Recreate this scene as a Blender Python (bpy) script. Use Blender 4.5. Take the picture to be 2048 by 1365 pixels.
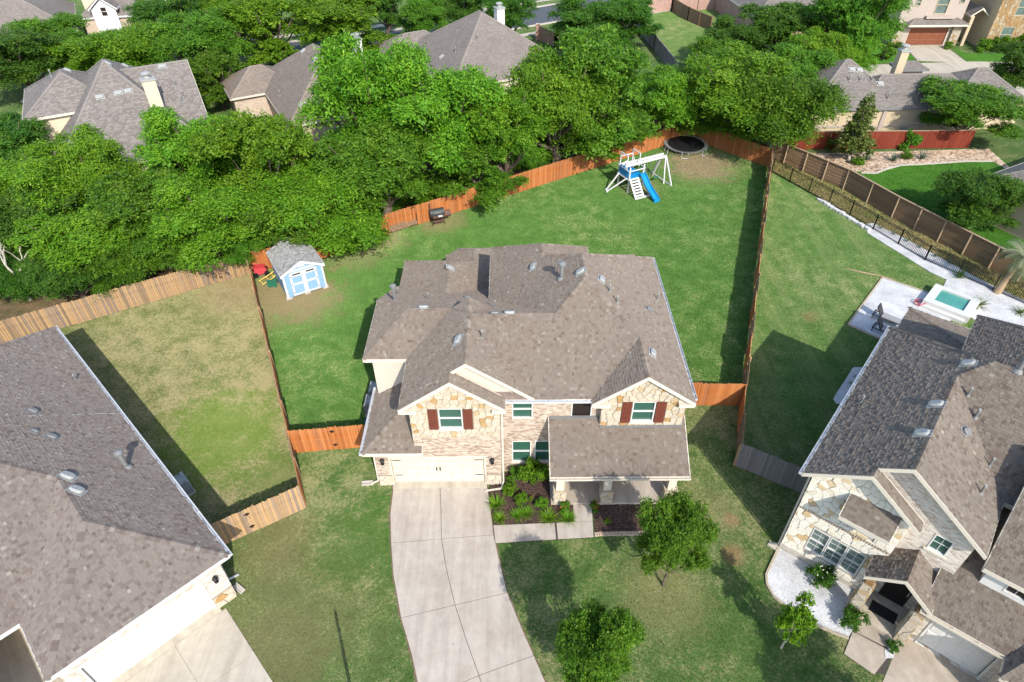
import bpy, bmesh, math, random
import numpy as np
from mathutils import Vector, Matrix
from mathutils.geometry import tessellate_polygon

for o in list(bpy.data.objects): bpy.data.objects.remove(o)
SC = bpy.context.scene
COL = SC.collection
R = math.radians

# ------------------------------------------------------------------ camera
CAM_H, CAM_F, CAM_P, CAM_ROLL = 28.49, 1310.0, 40.7, -0.4      # height m, focal px (2048 wide), pitch down, roll
cd = bpy.data.cameras.new('camera'); cam = bpy.data.objects.new('camera', cd); COL.objects.link(cam)
cd.sensor_width = 36; cd.lens = 36*CAM_F/2048; cd.clip_end = 2000; cd.clip_start = .5
CM = Matrix.Rotation(R(90-CAM_P), 4, 'X') @ Matrix.Rotation(R(CAM_ROLL), 4, 'Z')
cam.matrix_world = Matrix.Translation((0, 0, CAM_H)) @ CM
SC.camera = cam
# ------------------------------------------------------------------ sky, sun, exposure
SUN_AZ, SUN_EL = 158.5, 39.0                                   # clockwise from +Y, elevation
W = bpy.data.worlds.new('World'); SC.world = W; W.use_nodes = True
nt = W.node_tree; nt.nodes.clear()
sky = nt.nodes.new('ShaderNodeTexSky'); sky.sky_type = 'NISHITA'; sky.sun_disc = False
sky.sun_elevation = R(SUN_EL); sky.sun_rotation = R(SUN_AZ)
bg = nt.nodes.new('ShaderNodeBackground'); bg.inputs[1].default_value = .15
wo = nt.nodes.new('ShaderNodeOutputWorld')
nt.links.new(sky.outputs[0], bg.inputs[0]); nt.links.new(bg.outputs[0], wo.inputs[0])
sd = bpy.data.lights.new('sun', 'SUN'); sd.energy = 2.6; sd.angle = R(.55); sd.color = (1, .95, .87)
sun = bpy.data.objects.new('sun', sd); COL.objects.link(sun)
_s = Vector((math.sin(R(SUN_AZ))*math.cos(R(SUN_EL)), math.cos(R(SUN_AZ))*math.cos(R(SUN_EL)), math.sin(R(SUN_EL))))
sun.rotation_euler = _s.to_track_quat('Z', 'Y').to_euler(); sun.location = _s*80
SC.view_settings.view_transform = 'Standard'; SC.view_settings.look = 'None'
SC.view_settings.gamma = 1; SC.view_settings.use_curve_mapping = False
SC.view_settings.exposure = 1.08
SC.render.engine = 'CYCLES'

# ------------------------------------------------------------------ pixel -> place (on a known height or plane)
CR = CM.to_3x3()
def ray(px, py): return CR @ Vector(((px-1024)/CAM_F, -(py-682.5)/CAM_F, -1))
def gp(px, py, z=0.0):
    d = ray(px, py); t = (z-CAM_H)/d.z
    return Vector((d.x*t, d.y*t, z))
def g2(px, py, z=0.0): p = gp(px, py, z); return (p.x, p.y)

# ------------------------------------------------------------------ materials
MATS = {}
def _new(name):
    m = bpy.data.materials.new(name); m.use_nodes = True; MATS[name] = m
    n = m.node_tree; b = n.nodes['Principled BSDF']; b.inputs['Specular IOR Level'].default_value = .3
    return m, n, b
def _nd(n, t, **k):
    x = n.nodes.new(t)
    for a, v in k.items():
        if a in ('op', 'operation'): x.operation = v
        elif a == 'blend': x.blend_type = v
        elif a == 'dt': x.data_type = v
        else: x.inputs[a].default_value = v
    return x
def _coord(n, kind='Object'):
    return n.nodes.new('ShaderNodeTexCoord').outputs[kind]
def _noise(n, vec, scale, detail=4, rough=.6, stretch=None):
    x = n.nodes.new('ShaderNodeTexNoise'); x.inputs['Scale'].default_value = scale
    x.inputs['Detail'].default_value = detail; x.inputs['Roughness'].default_value = rough
    if stretch:
        mp = n.nodes.new('ShaderNodeMapping'); mp.inputs['Scale'].default_value = stretch
        n.links.new(vec, mp.inputs[0]); vec = mp.outputs[0]
    n.links.new(vec, x.inputs['Vector']); return x.outputs['Fac']
def _ramp(n, fac, stops, interp='LINEAR'):
    x = n.nodes.new('ShaderNodeValToRGB'); r = x.color_ramp; r.interpolation = interp
    while len(r.elements) < len(stops): r.elements.new(.5)
    for e, (p, c) in zip(r.elements, stops):
        e.position = p; e.color = (*c, 1) if not isinstance(c, (int, float)) else (c, c, c, 1)
    n.links.new(fac, x.inputs[0]); return x.outputs[0]
def _mix(n, fac, a, b, blend='MIX'):
    x = n.nodes.new('ShaderNodeMix'); x.data_type = 'RGBA'; x.blend_type = blend
    for i, v in ((0, fac), (6, a), (7, b)):
        if isinstance(v, (int, float)): x.inputs[i].default_value = v
        elif isinstance(v, tuple): x.inputs[i].default_value = (*v, 1)
        else: n.links.new(v, x.inputs[i])
    return x.outputs[2]
def _math(n, op, a, b=0.0):
    x = n.nodes.new('ShaderNodeMath'); x.operation = op
    for i, v in ((0, a), (1, b)):
        if isinstance(v, (int, float)): x.inputs[i].default_value = v
        else: n.links.new(v, x.inputs[i])
    return x.outputs[0]
def _bump(n, b, h, strength=.3, dist=.02):
    x = n.nodes.new('ShaderNodeBump'); x.inputs['Strength'].default_value = strength; x.inputs['Distance'].default_value = dist
    n.links.new(h, x.inputs['Height']); n.links.new(x.outputs[0], b.inputs['Normal'])
def plain(name, c, rough=.6, var=.12, scale=6, bump=0, metal=0, spec=.3):
    m, n, b = _new(name); b.inputs['Roughness'].default_value = rough; b.inputs['Metallic'].default_value = metal
    b.inputs['Specular IOR Level'].default_value = spec
    f = _noise(n, _coord(n), scale, 5, .65)
    lo = tuple(v*(1-var*1.6) for v in c); hi = tuple(min(1, v*(1+var)) for v in c)
    n.links.new(_ramp(n, f, [(.25, lo), (.75, hi)]), b.inputs['Base Color'])
    if bump: _bump(n, b, f, bump)
    return m
def attr(n, name):
    a = n.nodes.new('ShaderNodeAttribute'); a.attribute_name = name; return a.outputs['Fac']
def objrand(n): return n.nodes.new('ShaderNodeObjectInfo').outputs['Random']
def toned(name, stops, rough=.85, scale=30, var=.35, weather=None, bump=.2, src='tone', interp='LINEAR'):
    """colour from the per-piece attribute (or per-object random) with grain"""
    m, n, b = _new(name); b.inputs['Roughness'].default_value = rough
    b.inputs['Specular IOR Level'].default_value = .15; b.inputs['Diffuse Roughness'].default_value = .6
    t = attr(n, 'tone') if src == 'tone' else objrand(n)
    c = _ramp(n, t, stops, interp); co = _coord(n)
    f = _noise(n, co, scale, 3, .7)
    c = _mix(n, 1.0, c, _ramp(n, f, [(.2, 1-var), (.8, 1.)]), 'MULTIPLY')
    if weather:
        w = _noise(n, co, weather[0], 4, .6)
        c = _mix(n, _math(n, 'MULTIPLY', _ramp(n, w, [(.42, 0.), (.7, 1.)]), weather[2]), c, weather[1])
    n.links.new(c, b.inputs['Base Color'])
    if bump: _bump(n, b, f, bump, .01)
    return m
def lawn(name, dark, light, dry, dryamt, patch=(), streak=None, soil=None):
    """patch: list of (x,y,radius,colour,strength): real patches of lusher or barer turf"""
    m, n, b = _new(name); b.inputs['Roughness'].default_value = .9; b.inputs['Specular IOR Level'].default_value = .1; b.inputs['Diffuse Roughness'].default_value = 1.0
    co = _coord(n)
    fine = _noise(n, co, 6.5, 6, .85); mid = _noise(n, co, .8, 5, .7); big = _noise(n, co, .12, 3, .6)
    mp = n.nodes.new('ShaderNodeMapping'); mp.inputs['Rotation'].default_value = (0, 0, .5); n.links.new(co, mp.inputs[0])
    fib = _noise(n, mp.outputs[0], 6.5, 4, .85, (1, 2.8, 1)); fib2 = _noise(n, co, 5., 5, .88)
    c = _mix(n, _ramp(n, fine, [(.32, 0.), (.68, 1.)]), dark, light)
    lo = tuple(v*.8 for v in dark)
    c = _mix(n, _math(n, 'MULTIPLY', _ramp(n, mid, [(.35, 1.), (.6, 0.)]), .5), c, lo)
    # straw flecks gather where the mid and large noise allow it
    gate = _math(n, 'ADD', _math(n, 'MULTIPLY', mid, .55), _math(n, 'MULTIPLY', big, .45))
    th = _math(n, 'SUBTRACT', _math(n, 'ADD', _math(n, 'MULTIPLY', fib, .55), _math(n, 'MULTIPLY', fib2, .45)), .5)
    dm = _math(n, 'ADD', _math(n, 'MULTIPLY', th, 1.75), _math(n, 'MULTIPLY', _math(n, 'SUBTRACT', gate, .5), 1.0))
    dmask = _ramp(n, _math(n, 'ADD', dm, .5), [(max(0., .93-dryamt*.9), 0.), (min(1., 1.1-dryamt*.9), 1.)])
    c = _mix(n, _math(n, 'MULTIPLY', dmask, .8), c, _mix(n, fine, tuple(v*.78 for v in dry), tuple(v*1.2 for v in dry)))
    sep = n.nodes.new('ShaderNodeSeparateXYZ'); n.links.new(co, sep.inputs[0])
    if streak:
        s = _noise(n, co, 1.0, 3, .6, (streak, .06, 1))
        c = _mix(n, _math(n, 'MULTIPLY', _math(n, 'MULTIPLY', _ramp(n, s, [(.45, 0.), (.68, 1.)]), fine), .45), c, dry)
    for (x, y, rad, col, st) in patch:
        dx = _math(n, 'SUBTRACT', sep.outputs[0], x); dy = _math(n, 'SUBTRACT', sep.outputs[1], y)
        d = _math(n, 'SQRT', _math(n, 'ADD', _math(n, 'MULTIPLY', dx, dx), _math(n, 'MULTIPLY', dy, dy)))
        d = _math(n, 'ADD', _math(n, 'DIVIDE', d, rad), _math(n, 'MULTIPLY', _math(n, 'SUBTRACT', mid, .5), 1.9))
        d = _math(n, 'ADD', d, _math(n, 'MULTIPLY', _math(n, 'SUBTRACT', fib2, .5), 2.4))
        k = _ramp(n, d, [(.5, 1.), (1., 0.)])
        c = _mix(n, _math(n, 'MULTIPLY', k, st), c, _mix(n, fine, tuple(v*.75 for v in col), tuple(v*1.25 for v in col)))
    n.links.new(c, b.inputs['Base Color'])
    _bump(n, b, fine, .9, .09)
    return m
def bricky(name, cols, mortar, w=.21, h=.072, mort=.011, bump=.5, roof=False):
    m, n, b = _new(name); b.inputs['Roughness'].default_value = .88; b.inputs['Specular IOR Level'].default_value = .15
    uv = n.nodes.new('ShaderNodeUVMap').outputs[0]
    br = n.nodes.new('ShaderNodeTexBrick'); n.links.new(uv, br.inputs['Vector'])
    br.inputs['Scale'].default_value = 1; br.inputs['Brick Width'].default_value = w; br.inputs['Row Height'].default_value = h
    br.inputs['Mortar Size'].default_value = mort; br.inputs['Color1'].default_value = (0, 0, 0, 1); br.inputs['Color2'].default_value = (1, 1, 1, 1)
    br.inputs['Mortar'].default_value = (.5, .5, .5, 1); br.inputs['Bias'].default_value = 0; br.inputs['Mortar Smooth'].default_value = .1
    if roof: br.offset = .37; br.squash = .7; br.squash_frequency = 3
    k = len(cols); rr = _ramp(n, br.outputs['Color'], [(i/k, c) for i, c in enumerate(cols)], 'CONSTANT')
    nz = _noise(n, _coord(n), 25, 3, .7)
    c = _mix(n, 1.0, rr, _ramp(n, nz, [(.2, .68), (.8, 1.1)]), 'MULTIPLY')
    big = _noise(n, _coord(n), .6, 4, .6)
    c = _mix(n, 1.0, c, _ramp(n, big, [(.3, .86), (.7, 1.06)]), 'MULTIPLY')
    c = _mix(n, br.outputs['Fac'], c, mortar)
    n.links.new(c, b.inputs['Base Color'])
    inv = _math(n, 'SUBTRACT', 1.0, br.outputs['Fac']); _bump(n, b, inv, bump, .012)
    return m
def leafmat(name, stops, trans=.46):
    m, n, b = _new(name); nn = n.nodes
    c = _ramp(n, attr(n, 'tone'), stops)
    hs = nn.new('ShaderNodeHueSaturation'); n.links.new(c, hs.inputs['Color'])
    rv = objrand(n)
    n.links.new(_math(n, 'ADD', _math(n, 'MULTIPLY', rv, .022), .493), hs.inputs['Hue'])
    n.links.new(_math(n, 'ADD', _math(n, 'MULTIPLY', rv, .3), 1.0), hs.inputs['Value'])
    c = hs.outputs[0]
    n.links.new(c, b.inputs['Base Color']); b.inputs['Roughness'].default_value = .5; b.inputs['Specular IOR Level'].default_value = .25
    tr = nn.new('ShaderNodeBsdfTranslucent'); tc = _mix(n, .5, c, (.16, .26, .02)); n.links.new(tc, tr.inputs[0])
    mx = nn.new('ShaderNodeMixShader'); mx.inputs[0].default_value = trans
    out = nn['Material Output']; n.links.new(b.outputs[0], mx.inputs[1]); n.links.new(tr.outputs[0], mx.inputs[2]); n.links.new(mx.outputs[0], out.inputs[0])
    return m

SH_MAIN = [(0, (.152, .116, .086)), (.25, (.2, .158, .122)), (.45, (.25, .207, .164)), (.6, (.218, .174, .137)), (.8, (.292, .248, .202)), (1, (.355, .314, .26))]
SH_LN = [(0, (.13, .1, .085)), (.25, (.178, .14, .12)), (.5, (.25, .216, .186)), (.7, (.2, .158, .136)), (.85, (.298, .266, .23)), (1, (.35, .318, .272))]
SH_RN = [(0, (.125, .096, .075)), (.25, (.175, .136, .106)), (.5, (.25, .212, .168)), (.7, (.2, .154, .122)), (.88, (.298, .26, .208)), (1, (.342, .304, .243))]
M = {}
M['sh_main'] = toned('shingle_brown', SH_MAIN, scale=40, var=.3, weather=(.35, (.15, .12, .105), .35))
M['sh_ln'] = toned('shingle_greybrown', SH_LN, scale=40, var=.3, weather=(.3, (.14, .125, .115), .3))
M['sh_rn'] = toned('shingle_taupe', SH_RN, scale=40, var=.3, weather=(.3, (.12, .105, .09), .3))
M['sh_shed'] = toned('shingle_grey', [(0, (.14, .14, .135)), (.5, (.27, .27, .255)), (1, (.42, .42, .4))], scale=30)
for k_, c_ in (('shingle_brown', (.2, .155, .13)), ('shingle_greybrown', (.19, .163, .145)), ('shingle_taupe', (.175, .15, .13)), ('shingle_grey', (.25, .25, .24))): M['deck_'+k_] = plain('valley_'+k_, c_, .95, .3, 5)
M['sh_far1'] = bricky('far_shingle_grey', [(.22, .19, .165), (.25, .22, .195), (.19, .165, .145), (.28, .25, .22)], (.15, .13, .112), .3, .16, .012, .4, True)
M['sh_far2'] = bricky('far_shingle_brown', [(.24, .195, .155), (.27, .222, .178), (.215, .172, .137), (.255, .208, .168)], (.165, .13, .105), .3, .16, .012, .4, True)
M['sh_far3'] = bricky('far_shingle_taupe', [(.235, .2, .17), (.262, .226, .194), (.21, .18, .154), (.245, .21, .18)], (.155, .13, .112), .3, .16, .012, .4, True)
M['sh_far4'] = bricky('far_shingle_slate', [(.2, .175, .152), (.225, .2, .175), (.18, .156, .136), (.24, .212, .185)], (.13, .113, .098), .3, .16, .012, .4, True)
M['cream'] = plain('cream_trim', (.6, .54, .445), .55, .05, 3)
M['white'] = plain('white_paint', (.62, .61, .58), .45, .04, 3)
M['stucco'] = plain('cream_stucco', (.56, .5, .41), .9, .06, 14, .25)
M['tan_stucco'] = plain('tan_stucco', (.5, .405, .265), .9, .07, 8, .25)
M['taupe_stucco'] = plain('taupe_stucco', (.4, .335, .285), .9, .07, 8, .25)
M['yellow_stucco'] = plain('pale_yellow_siding', (.6, .51, .37), .85, .06, 8, .2)
M['brick_main'] = bricky('brick_tumbled_cream', [(.46, .33, .235), (.58, .49, .39), (.32, .2, .13), (.58, .5, .41), (.44, .32, .23), (.23, .145, .1), (.5, .39, .3), (.6, .52, .43)], (.5, .425, .34))
M['brick_rn'] = bricky('brick_whitewashed', [(.62, .55, .46), (.7, .64, .56), (.46, .34, .25), (.72, .67, .59), (.58, .48, .39)], (.62, .57, .5))
M['brick_red'] = bricky('brick_red', [(.4, .18, .12), (.45, .23, .15), (.34, .15, .1), (.48, .27, .19)], (.5, .42, .36))
M['brick_tan'] = bricky('brick_tan', [(.5, .36, .25), (.55, .42, .3), (.42, .29, .2), (.58, .46, .35)], (.6, .52, .43))
M['stone'] = toned('limestone', [(0, (.44, .38, .285)), (.3, (.52, .465, .375)), (.55, (.48, .43, .345)), (.66, (.46, .37, .25)), (.78, (.42, .29, .145)), (.9, (.38, .225, .09)), (1, (.32, .24, .16))], .85, 7, .3, (4, (.6, .42, .2), .25), .5)
M['mortar_pale'] = plain('stone_mortar_pale', (.46, .42, .35), .95, .1, 20)
M['stone_white'] = toned('limestone_white', [(0, (.7, .64, .52)), (.3, (.8, .76, .66)), (.55, (.76, .71, .6)), (.66, (.64, .52, .34)), (.78, (.58, .42, .22)), (1, (.5, .4, .28))], .85, 7, .22, (4, (.6, .46, .28), .2), .5)
M['mortar'] = plain('stone_mortar', (.3, .26, .2), .95, .1, 20)
M['glass'] = plain('window_glass_green', (.035, .1, .072), .03, .1, 1, spec=.6)
M['glass_dark'] = plain('window_screen_dark', (.025, .018, .016), .35, .1, 30)
M['glass_blind'] = plain('window_glass_blinds', (.12, .17, .15), .1, .25, 2, spec=.6)
M['shutter'] = plain('shutter_red_brown', (.15, .042, .025), .55, .2, 12)
M['door_cream'] = plain('garage_door_cream', (.56, .5, .405), .5, .04, 3)
M['door_white'] = plain('garage_door_white', (.62, .605, .57), .5, .03, 3)
M['iron'] = plain('black_iron', (.015, .015, .016), .4, .1, 10)
M['alu'] = plain('weathered_aluminium', (.36, .36, .34), .6, .15, 8, metal=.1)
M['galv'] = plain('galvanised_gutter', (.6, .61, .62), .4, .08, 5, metal=.2)
M['greymetal'] = plain('grey_vent_metal', (.2, .2, .195), .5, .15, 8)
M['ac_grey'] = plain('ac_casing', (.32, .33, .32), .5, .1, 6)
M['concrete'] = None
M['mulch'] = None
M['bark'] = plain('bark_grey_brown', (.13, .1, .075), .9, .3, 9, .6)
M['bark_pale'] = plain('bark_pale_dead', (.5, .45, .38), .85, .2, 6, .4)
M['blue_panel'] = plain('shed_blue_siding', (.24, .39, .54), .7, .06, 3)
M['plastic_blue'] = plain('slide_blue_plastic', (.01, .24, .52), .3, .08, 2)
M['tarp_blue'] = plain('blue_tarp', (.02, .1, .25), .6, .2, 5)
M['black_mat'] = plain('trampoline_black', (.012, .013, .014), .6, .2, 9)
M['grill'] = plain('grill_dark_steel', (.05, .055, .055), .5, .3, 8)
M['rust'] = plain('rusty_steel', (.16, .085, .06), .8, .3, 12)
M['red'] = plain('faded_red_plastic', (.5, .05, .06), .5, .12, 5)
M['yellow'] = plain('yellow_paint', (.75, .55, .13), .5, .1, 5)
M['green_pl'] = plain('green_plastic', (.03, .17, .1), .5, .15, 6)
M['grey_fabric'] = plain('lounger_grey_cushion', (.3, .29, .28), .8, .1, 6)
M['dark_frame'] = plain('lounger_dark_frame', (.035, .035, .038), .5, .1, 6)
M['white_tile'] = plain('white_spa_tile', (.58, .57, .54), .5, .04, 4)
M['doormat'] = plain('dark_doormat', (.02, .02, .022), .95, .2, 20)
M['door_black'] = plain('black_front_door', (.015, .013, .012), .4, .15, 4)
M['wood_beam'] = plain('stained_beam', (.28, .16, .07), .7, .2, 6)
M['wood_garage'] = plain('stained_garage_door', (.2, .065, .03), .6, .2, 5)
M['log'] = plain('split_firewood', (.34, .22, .13), .9, .35, 7)
M['flower_red'] = plain('red_petals', (.55, .03, .03), .6, .1, 5)
M['flower_white'] = plain('white_petals', (.85, .83, .8), .6, .05, 5)

def concrete(name, c, stain, amt):
    m, n, b = _new(name); b.inputs['Roughness'].default_value = .85; b.inputs['Specular IOR Level'].default_value = .2
    co = _coord(n)
    big = _noise(n, co, .35, 6, .68); mid = _noise(n, co, 2.5, 5, .7); fine = _noise(n, co, 40, 3, .8)
    k = _ramp(n, big, [(.42, 0.), (.74, 1.)])
    col = _mix(n, _math(n, 'MULTIPLY', k, amt), c, stain)
    col = _mix(n, 1.0, col, _ramp(n, mid, [(.25, .86), (.7, 1.04)]), 'MULTIPLY')
    col = _mix(n, 1.0, col, _ramp(n, fine, [(.2, .9), (.8, 1.06)]), 'MULTIPLY')
    tr = _noise(n, co, 1., 4, .65, (1.6, .16, 1))
    col = _mix(n, 1.0, col, _ramp(n, tr, [(.36, .84), (.58, 1.03)]), 'MULTIPLY')
    sp = _noise(n, co, 3.2, 2, .5); col = _mix(n, _math(n, 'MULTIPLY', _ramp(n, sp, [(.74, 0.), (.78, 1.)]), .5), col, tuple(v*.5 for v in stain))
    n.links.new(col, b.inputs['Base Color']); _bump(n, b, fine, .15, .005); return m
M['concrete'] = concrete('driveway_concrete', (.475, .415, .345), (.37, .3, .235), .7)
M['concrete_ln'] = concrete('neighbour_concrete', (.5, .44, .345), (.37, .315, .24), .6)
M['concrete_rn'] = concrete('neighbour_stained_concrete', (.47, .4, .32), (.24, .19, .14), .8)
M['bare_soil'] = plain('bare_soil', (.19, .13, .08), .95, .3, 12, .5)
M['sealant'] = plain('joint_sealant', (.07, .06, .052), .9)
M['asphalt'] = plain('asphalt', (.085, .09, .1), .9, .15, 10)
M['kerb'] = plain('kerb_concrete', (.5, .45, .38), .9, .1, 3)
def rubble(name, stops, scale, bump):
    m, n, b = _new(name); b.inputs['Roughness'].default_value = .95
    v = n.nodes.new('ShaderNodeTexVoronoi'); v.inputs['Scale'].default_value = scale; n.links.new(_coord(n), v.inputs['Vector'])
    sp = n.nodes.new('ShaderNodeSeparateColor'); n.links.new(v.outputs['Color'], sp.inputs[0])
    c = _ramp(n, sp.outputs[0], stops)
    nz = _noise(n, _coord(n), .8, 4, .6)
    c = _mix(n, 1.0, c, _ramp(n, nz, [(.3, .75), (.7, 1.1)]), 'MULTIPLY')
    n.links.new(c, b.inputs['Base Color']); _bump(n, b, v.outputs['Distance'], bump, .03); return m
M['mulch'] = rubble('bark_mulch', [(0, (.028, .016, .012)), (.5, (.07, .04, .03)), (1, (.14, .09, .07))], 22, .8)
M['gravel'] = rubble('white_gravel', [(0, (.4, .395, .39)), (.3, (.55, .545, .535)), (1, (.64, .635, .62))], 26, .5)
M['riverrock'] = rubble('tan_river_rock', [(0, (.22, .14, .09)), (.5, (.5, .36, .24)), (1, (.68, .55, .42))], 5, 1.)
M['water'] = plain('spa_water', (.07, .28, .22), .03, .15, .8, spec=.6)

G1, G2, DRY = (.044, .118, .02), (.13, .245, .054), (.38, .35, .17)
M['ground'] = lawn('ground_grass', (.035, .075, .018), (.1, .16, .045), (.27, .22, .12), .42)
M['lawn_main'] = lawn('lawn_backyard', G1, G2, DRY, .4, [(*g2(560, 590), 4.5, (.25, .17, .1), .7), (*g2(700, 500), 3.4, (.27, .21, .12), .45), (*g2(760, 480), 2.4, (.29, .21, .13), .55),
    (*g2(1400, 330), 4.2, (.27, .19, .12), .8), (*g2(880, 440), 2.6, (.25, .17, .1), .55), (*g2(1280, 375), 2.2, (.24, .19, .1), .5), (*g2(620, 600), 3.2, (.24, .18, .1), .5)])
M['lawn_left'] = lawn('lawn_dry_left_yard', (.085, .115, .03), (.2, .215, .078), (.36, .3, .16), .58, [(*g2(445, 870), 4.4, (.13, .21, .03), .7), (*g2(560, 950), 2.5, (.1, .165, .03), .55), (*g2(480, 580), 3.4, (.27, .19, .11), .5)])
M['lawn_front'] = lawn('lawn_front', (.046, .105, .021), (.13, .215, .054), (.34, .3, .15), .5, [(*g2(590, 1210), 4.8, (.19, .17, .075), .42), (*g2(540, 1330), 3.2, (.2, .17, .08), .4), (*g2(560, 1080), 2.4, (.19, .155, .07), .5), (*g2(730, 1080), 3.2, (.06, .135, .022), .6),
    (*g2(1330, 1190), 2.4, (.28, .24, .11), .45), (*g2(1470, 1110), .7, (.32, .19, .1), .6), (*g2(1462, 1040), .5, (.34, .19, .11), .6), (*g2(1420, 1020), 1.6, (.27, .24, .11), .35)])
M['lawn_right'] = lawn('lawn_right_yard', (.052, .118, .026), (.15, .25, .064), (.36, .33, .16), .42, streak=.9, patch=[(*g2(1620, 632), .8, (.2, .17, .07), .7)])
M['lawn_lush'] = lawn('lawn_lush', (.025, .1, .01), (.09, .21, .025), DRY, .18)
M['lawn_straw'] = lawn('lawn_straw_strip', (.1, .15, .03), (.2, .22, .06), (.33, .25, .12), .62)
M['lawn_far'] = lawn('lawn_far', (.06, .12, .025), (.15, .22, .06), (.3, .25, .13), .42)
M['soil'] = lawn('leaf_litter_soil', (.05, .05, .022), (.11, .09, .04), (.17, .11, .065), .55)  # tree belt floor: leaf-litter brown and dark green of its own

ST_ORANGE = [(0, (.33, .105, .03)), (.3, (.46, .155, .042)), (.6, (.55, .21, .066)), (.85, (.47, .165, .05)), (1, (.38, .15, .065))]
M['cedar_orange'] = toned('cedar_stained_orange', ST_ORANGE, .75, 9, .35, (1.3, (.4, .2, .1), .5), .15, 'obj')
M['cedar_weather'] = toned('cedar_weathered', [(0, (.26, .18, .11)), (.3, (.46, .29, .14)), (.6, (.54, .34, .16)), (.85, (.38, .26, .16)), (1, (.28, .21, .16))], .85, 6, .4, (3, (.22, .18, .14), .4), .2, 'obj')
M['cedar_grey'] = toned('cedar_grey_stain', [(0, (.2, .18, .165)), (1, (.27, .245, .225))], .85, 8, .2, None, .1, 'obj')
M['cedar_brown'] = toned('cedar_brown_stain', [(0, (.21, .13, .07)), (1, (.28, .18, .1))], .8, 8, .2, None, .1, 'obj')
M['cedar_red'] = toned('cedar_red_stain', [(0, (.2, .035, .02)), (1, (.26, .055, .03))], .75, 8, .2, None, .1, 'obj')
M['post_tan'] = plain('fence_post_tan', (.36, .26, .16), .85, .15, 8)

LF = {}
LF['bright'] = leafmat('leaf_bright', [(0, (.055, .145, .008)), (.45, (.115, .245, .013)), (.8, (.175, .32, .018)), (1, (.25, .39, .03))])
LF['mid'] = leafmat('leaf_mid', [(0, (.042, .115, .01)), (.5, (.09, .2, .014)), (.85, (.145, .275, .02)), (1, (.2, .335, .03))])
LF['deep'] = leafmat('leaf_deep', [(0, (.028, .085, .011)), (.5, (.062, .15, .016)), (.85, (.105, .21, .022)), (1, (.15, .265, .03))])
LF['lime'] = leafmat('leaf_lime', [(0, (.065, .16, .01)), (.5, (.135, .28, .014)), (.85, (.2, .36, .02)), (1, (.28, .43, .035))])
LF['olive'] = leafmat('leaf_olive', [(0, (.05, .085, .018)), (.5, (.12, .17, .032)), (.85, (.21, .26, .06)), (1, (.38, .4, .15))])
LF['blue'] = leafmat('leaf_bluegreen', [(0, (.04, .07, .05)), (.5, (.08, .13, .09)), (1, (.15, .21, .15))], .2)
LF['palm'] = leafmat('leaf_palm', [(0, (.05, .07, .03)), (.5, (.13, .16, .08)), (1, (.26, .28, .17))], .25)

# ------------------------------------------------------------------ mesh helpers
def mkmesh(name, V, F, mats, mi=None, tone=None, uv=None, smooth=False):
    me = bpy.data.meshes.new(name); me.from_pydata([tuple(v) for v in V], [], [tuple(f) for f in F])
    for m in (mats if isinstance(mats, (list, tuple)) else [mats]): me.materials.append(m)
    if mi is not None: me.polygons.foreach_set('material_index', mi)
    if tone is not None:
        a = me.attributes.new('tone', 'FLOAT', 'FACE'); a.data.foreach_set('value', tone)
    if uv is not None:
        l = me.uv_layers.new(name='UVMap'); l.data.foreach_set('uv', [c for p in uv for c in p])
    if smooth: me.polygons.foreach_set('use_smooth', [True]*len(me.polygons))
    me.update(); return me
def add(name, me, parent=None, loc=None, rot=None, scale=None, label=None, cat=None, group=None, kind=None, mw=None):
    o = bpy.data.objects.new(name, me); COL.objects.link(o)
    if parent is not None: o.parent = parent
    if mw is not None: o.matrix_local = mw
    if loc is not None: o.location = loc
    if rot is not None: o.rotation_euler = rot
    if scale is not None: o.scale = scale if hasattr(scale, '__len__') else (scale,)*3
    if label: o['label'] = label
    if cat: o['category'] = cat
    if group: o['group'] = group
    if kind: o['kind'] = kind
    return o
def thing(name, label, cat, loc=(0, 0, 0), rz=0, group=None, scale=None):
    return add(name, None, None, loc, (0, 0, rz), scale, label, cat, group)
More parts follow.
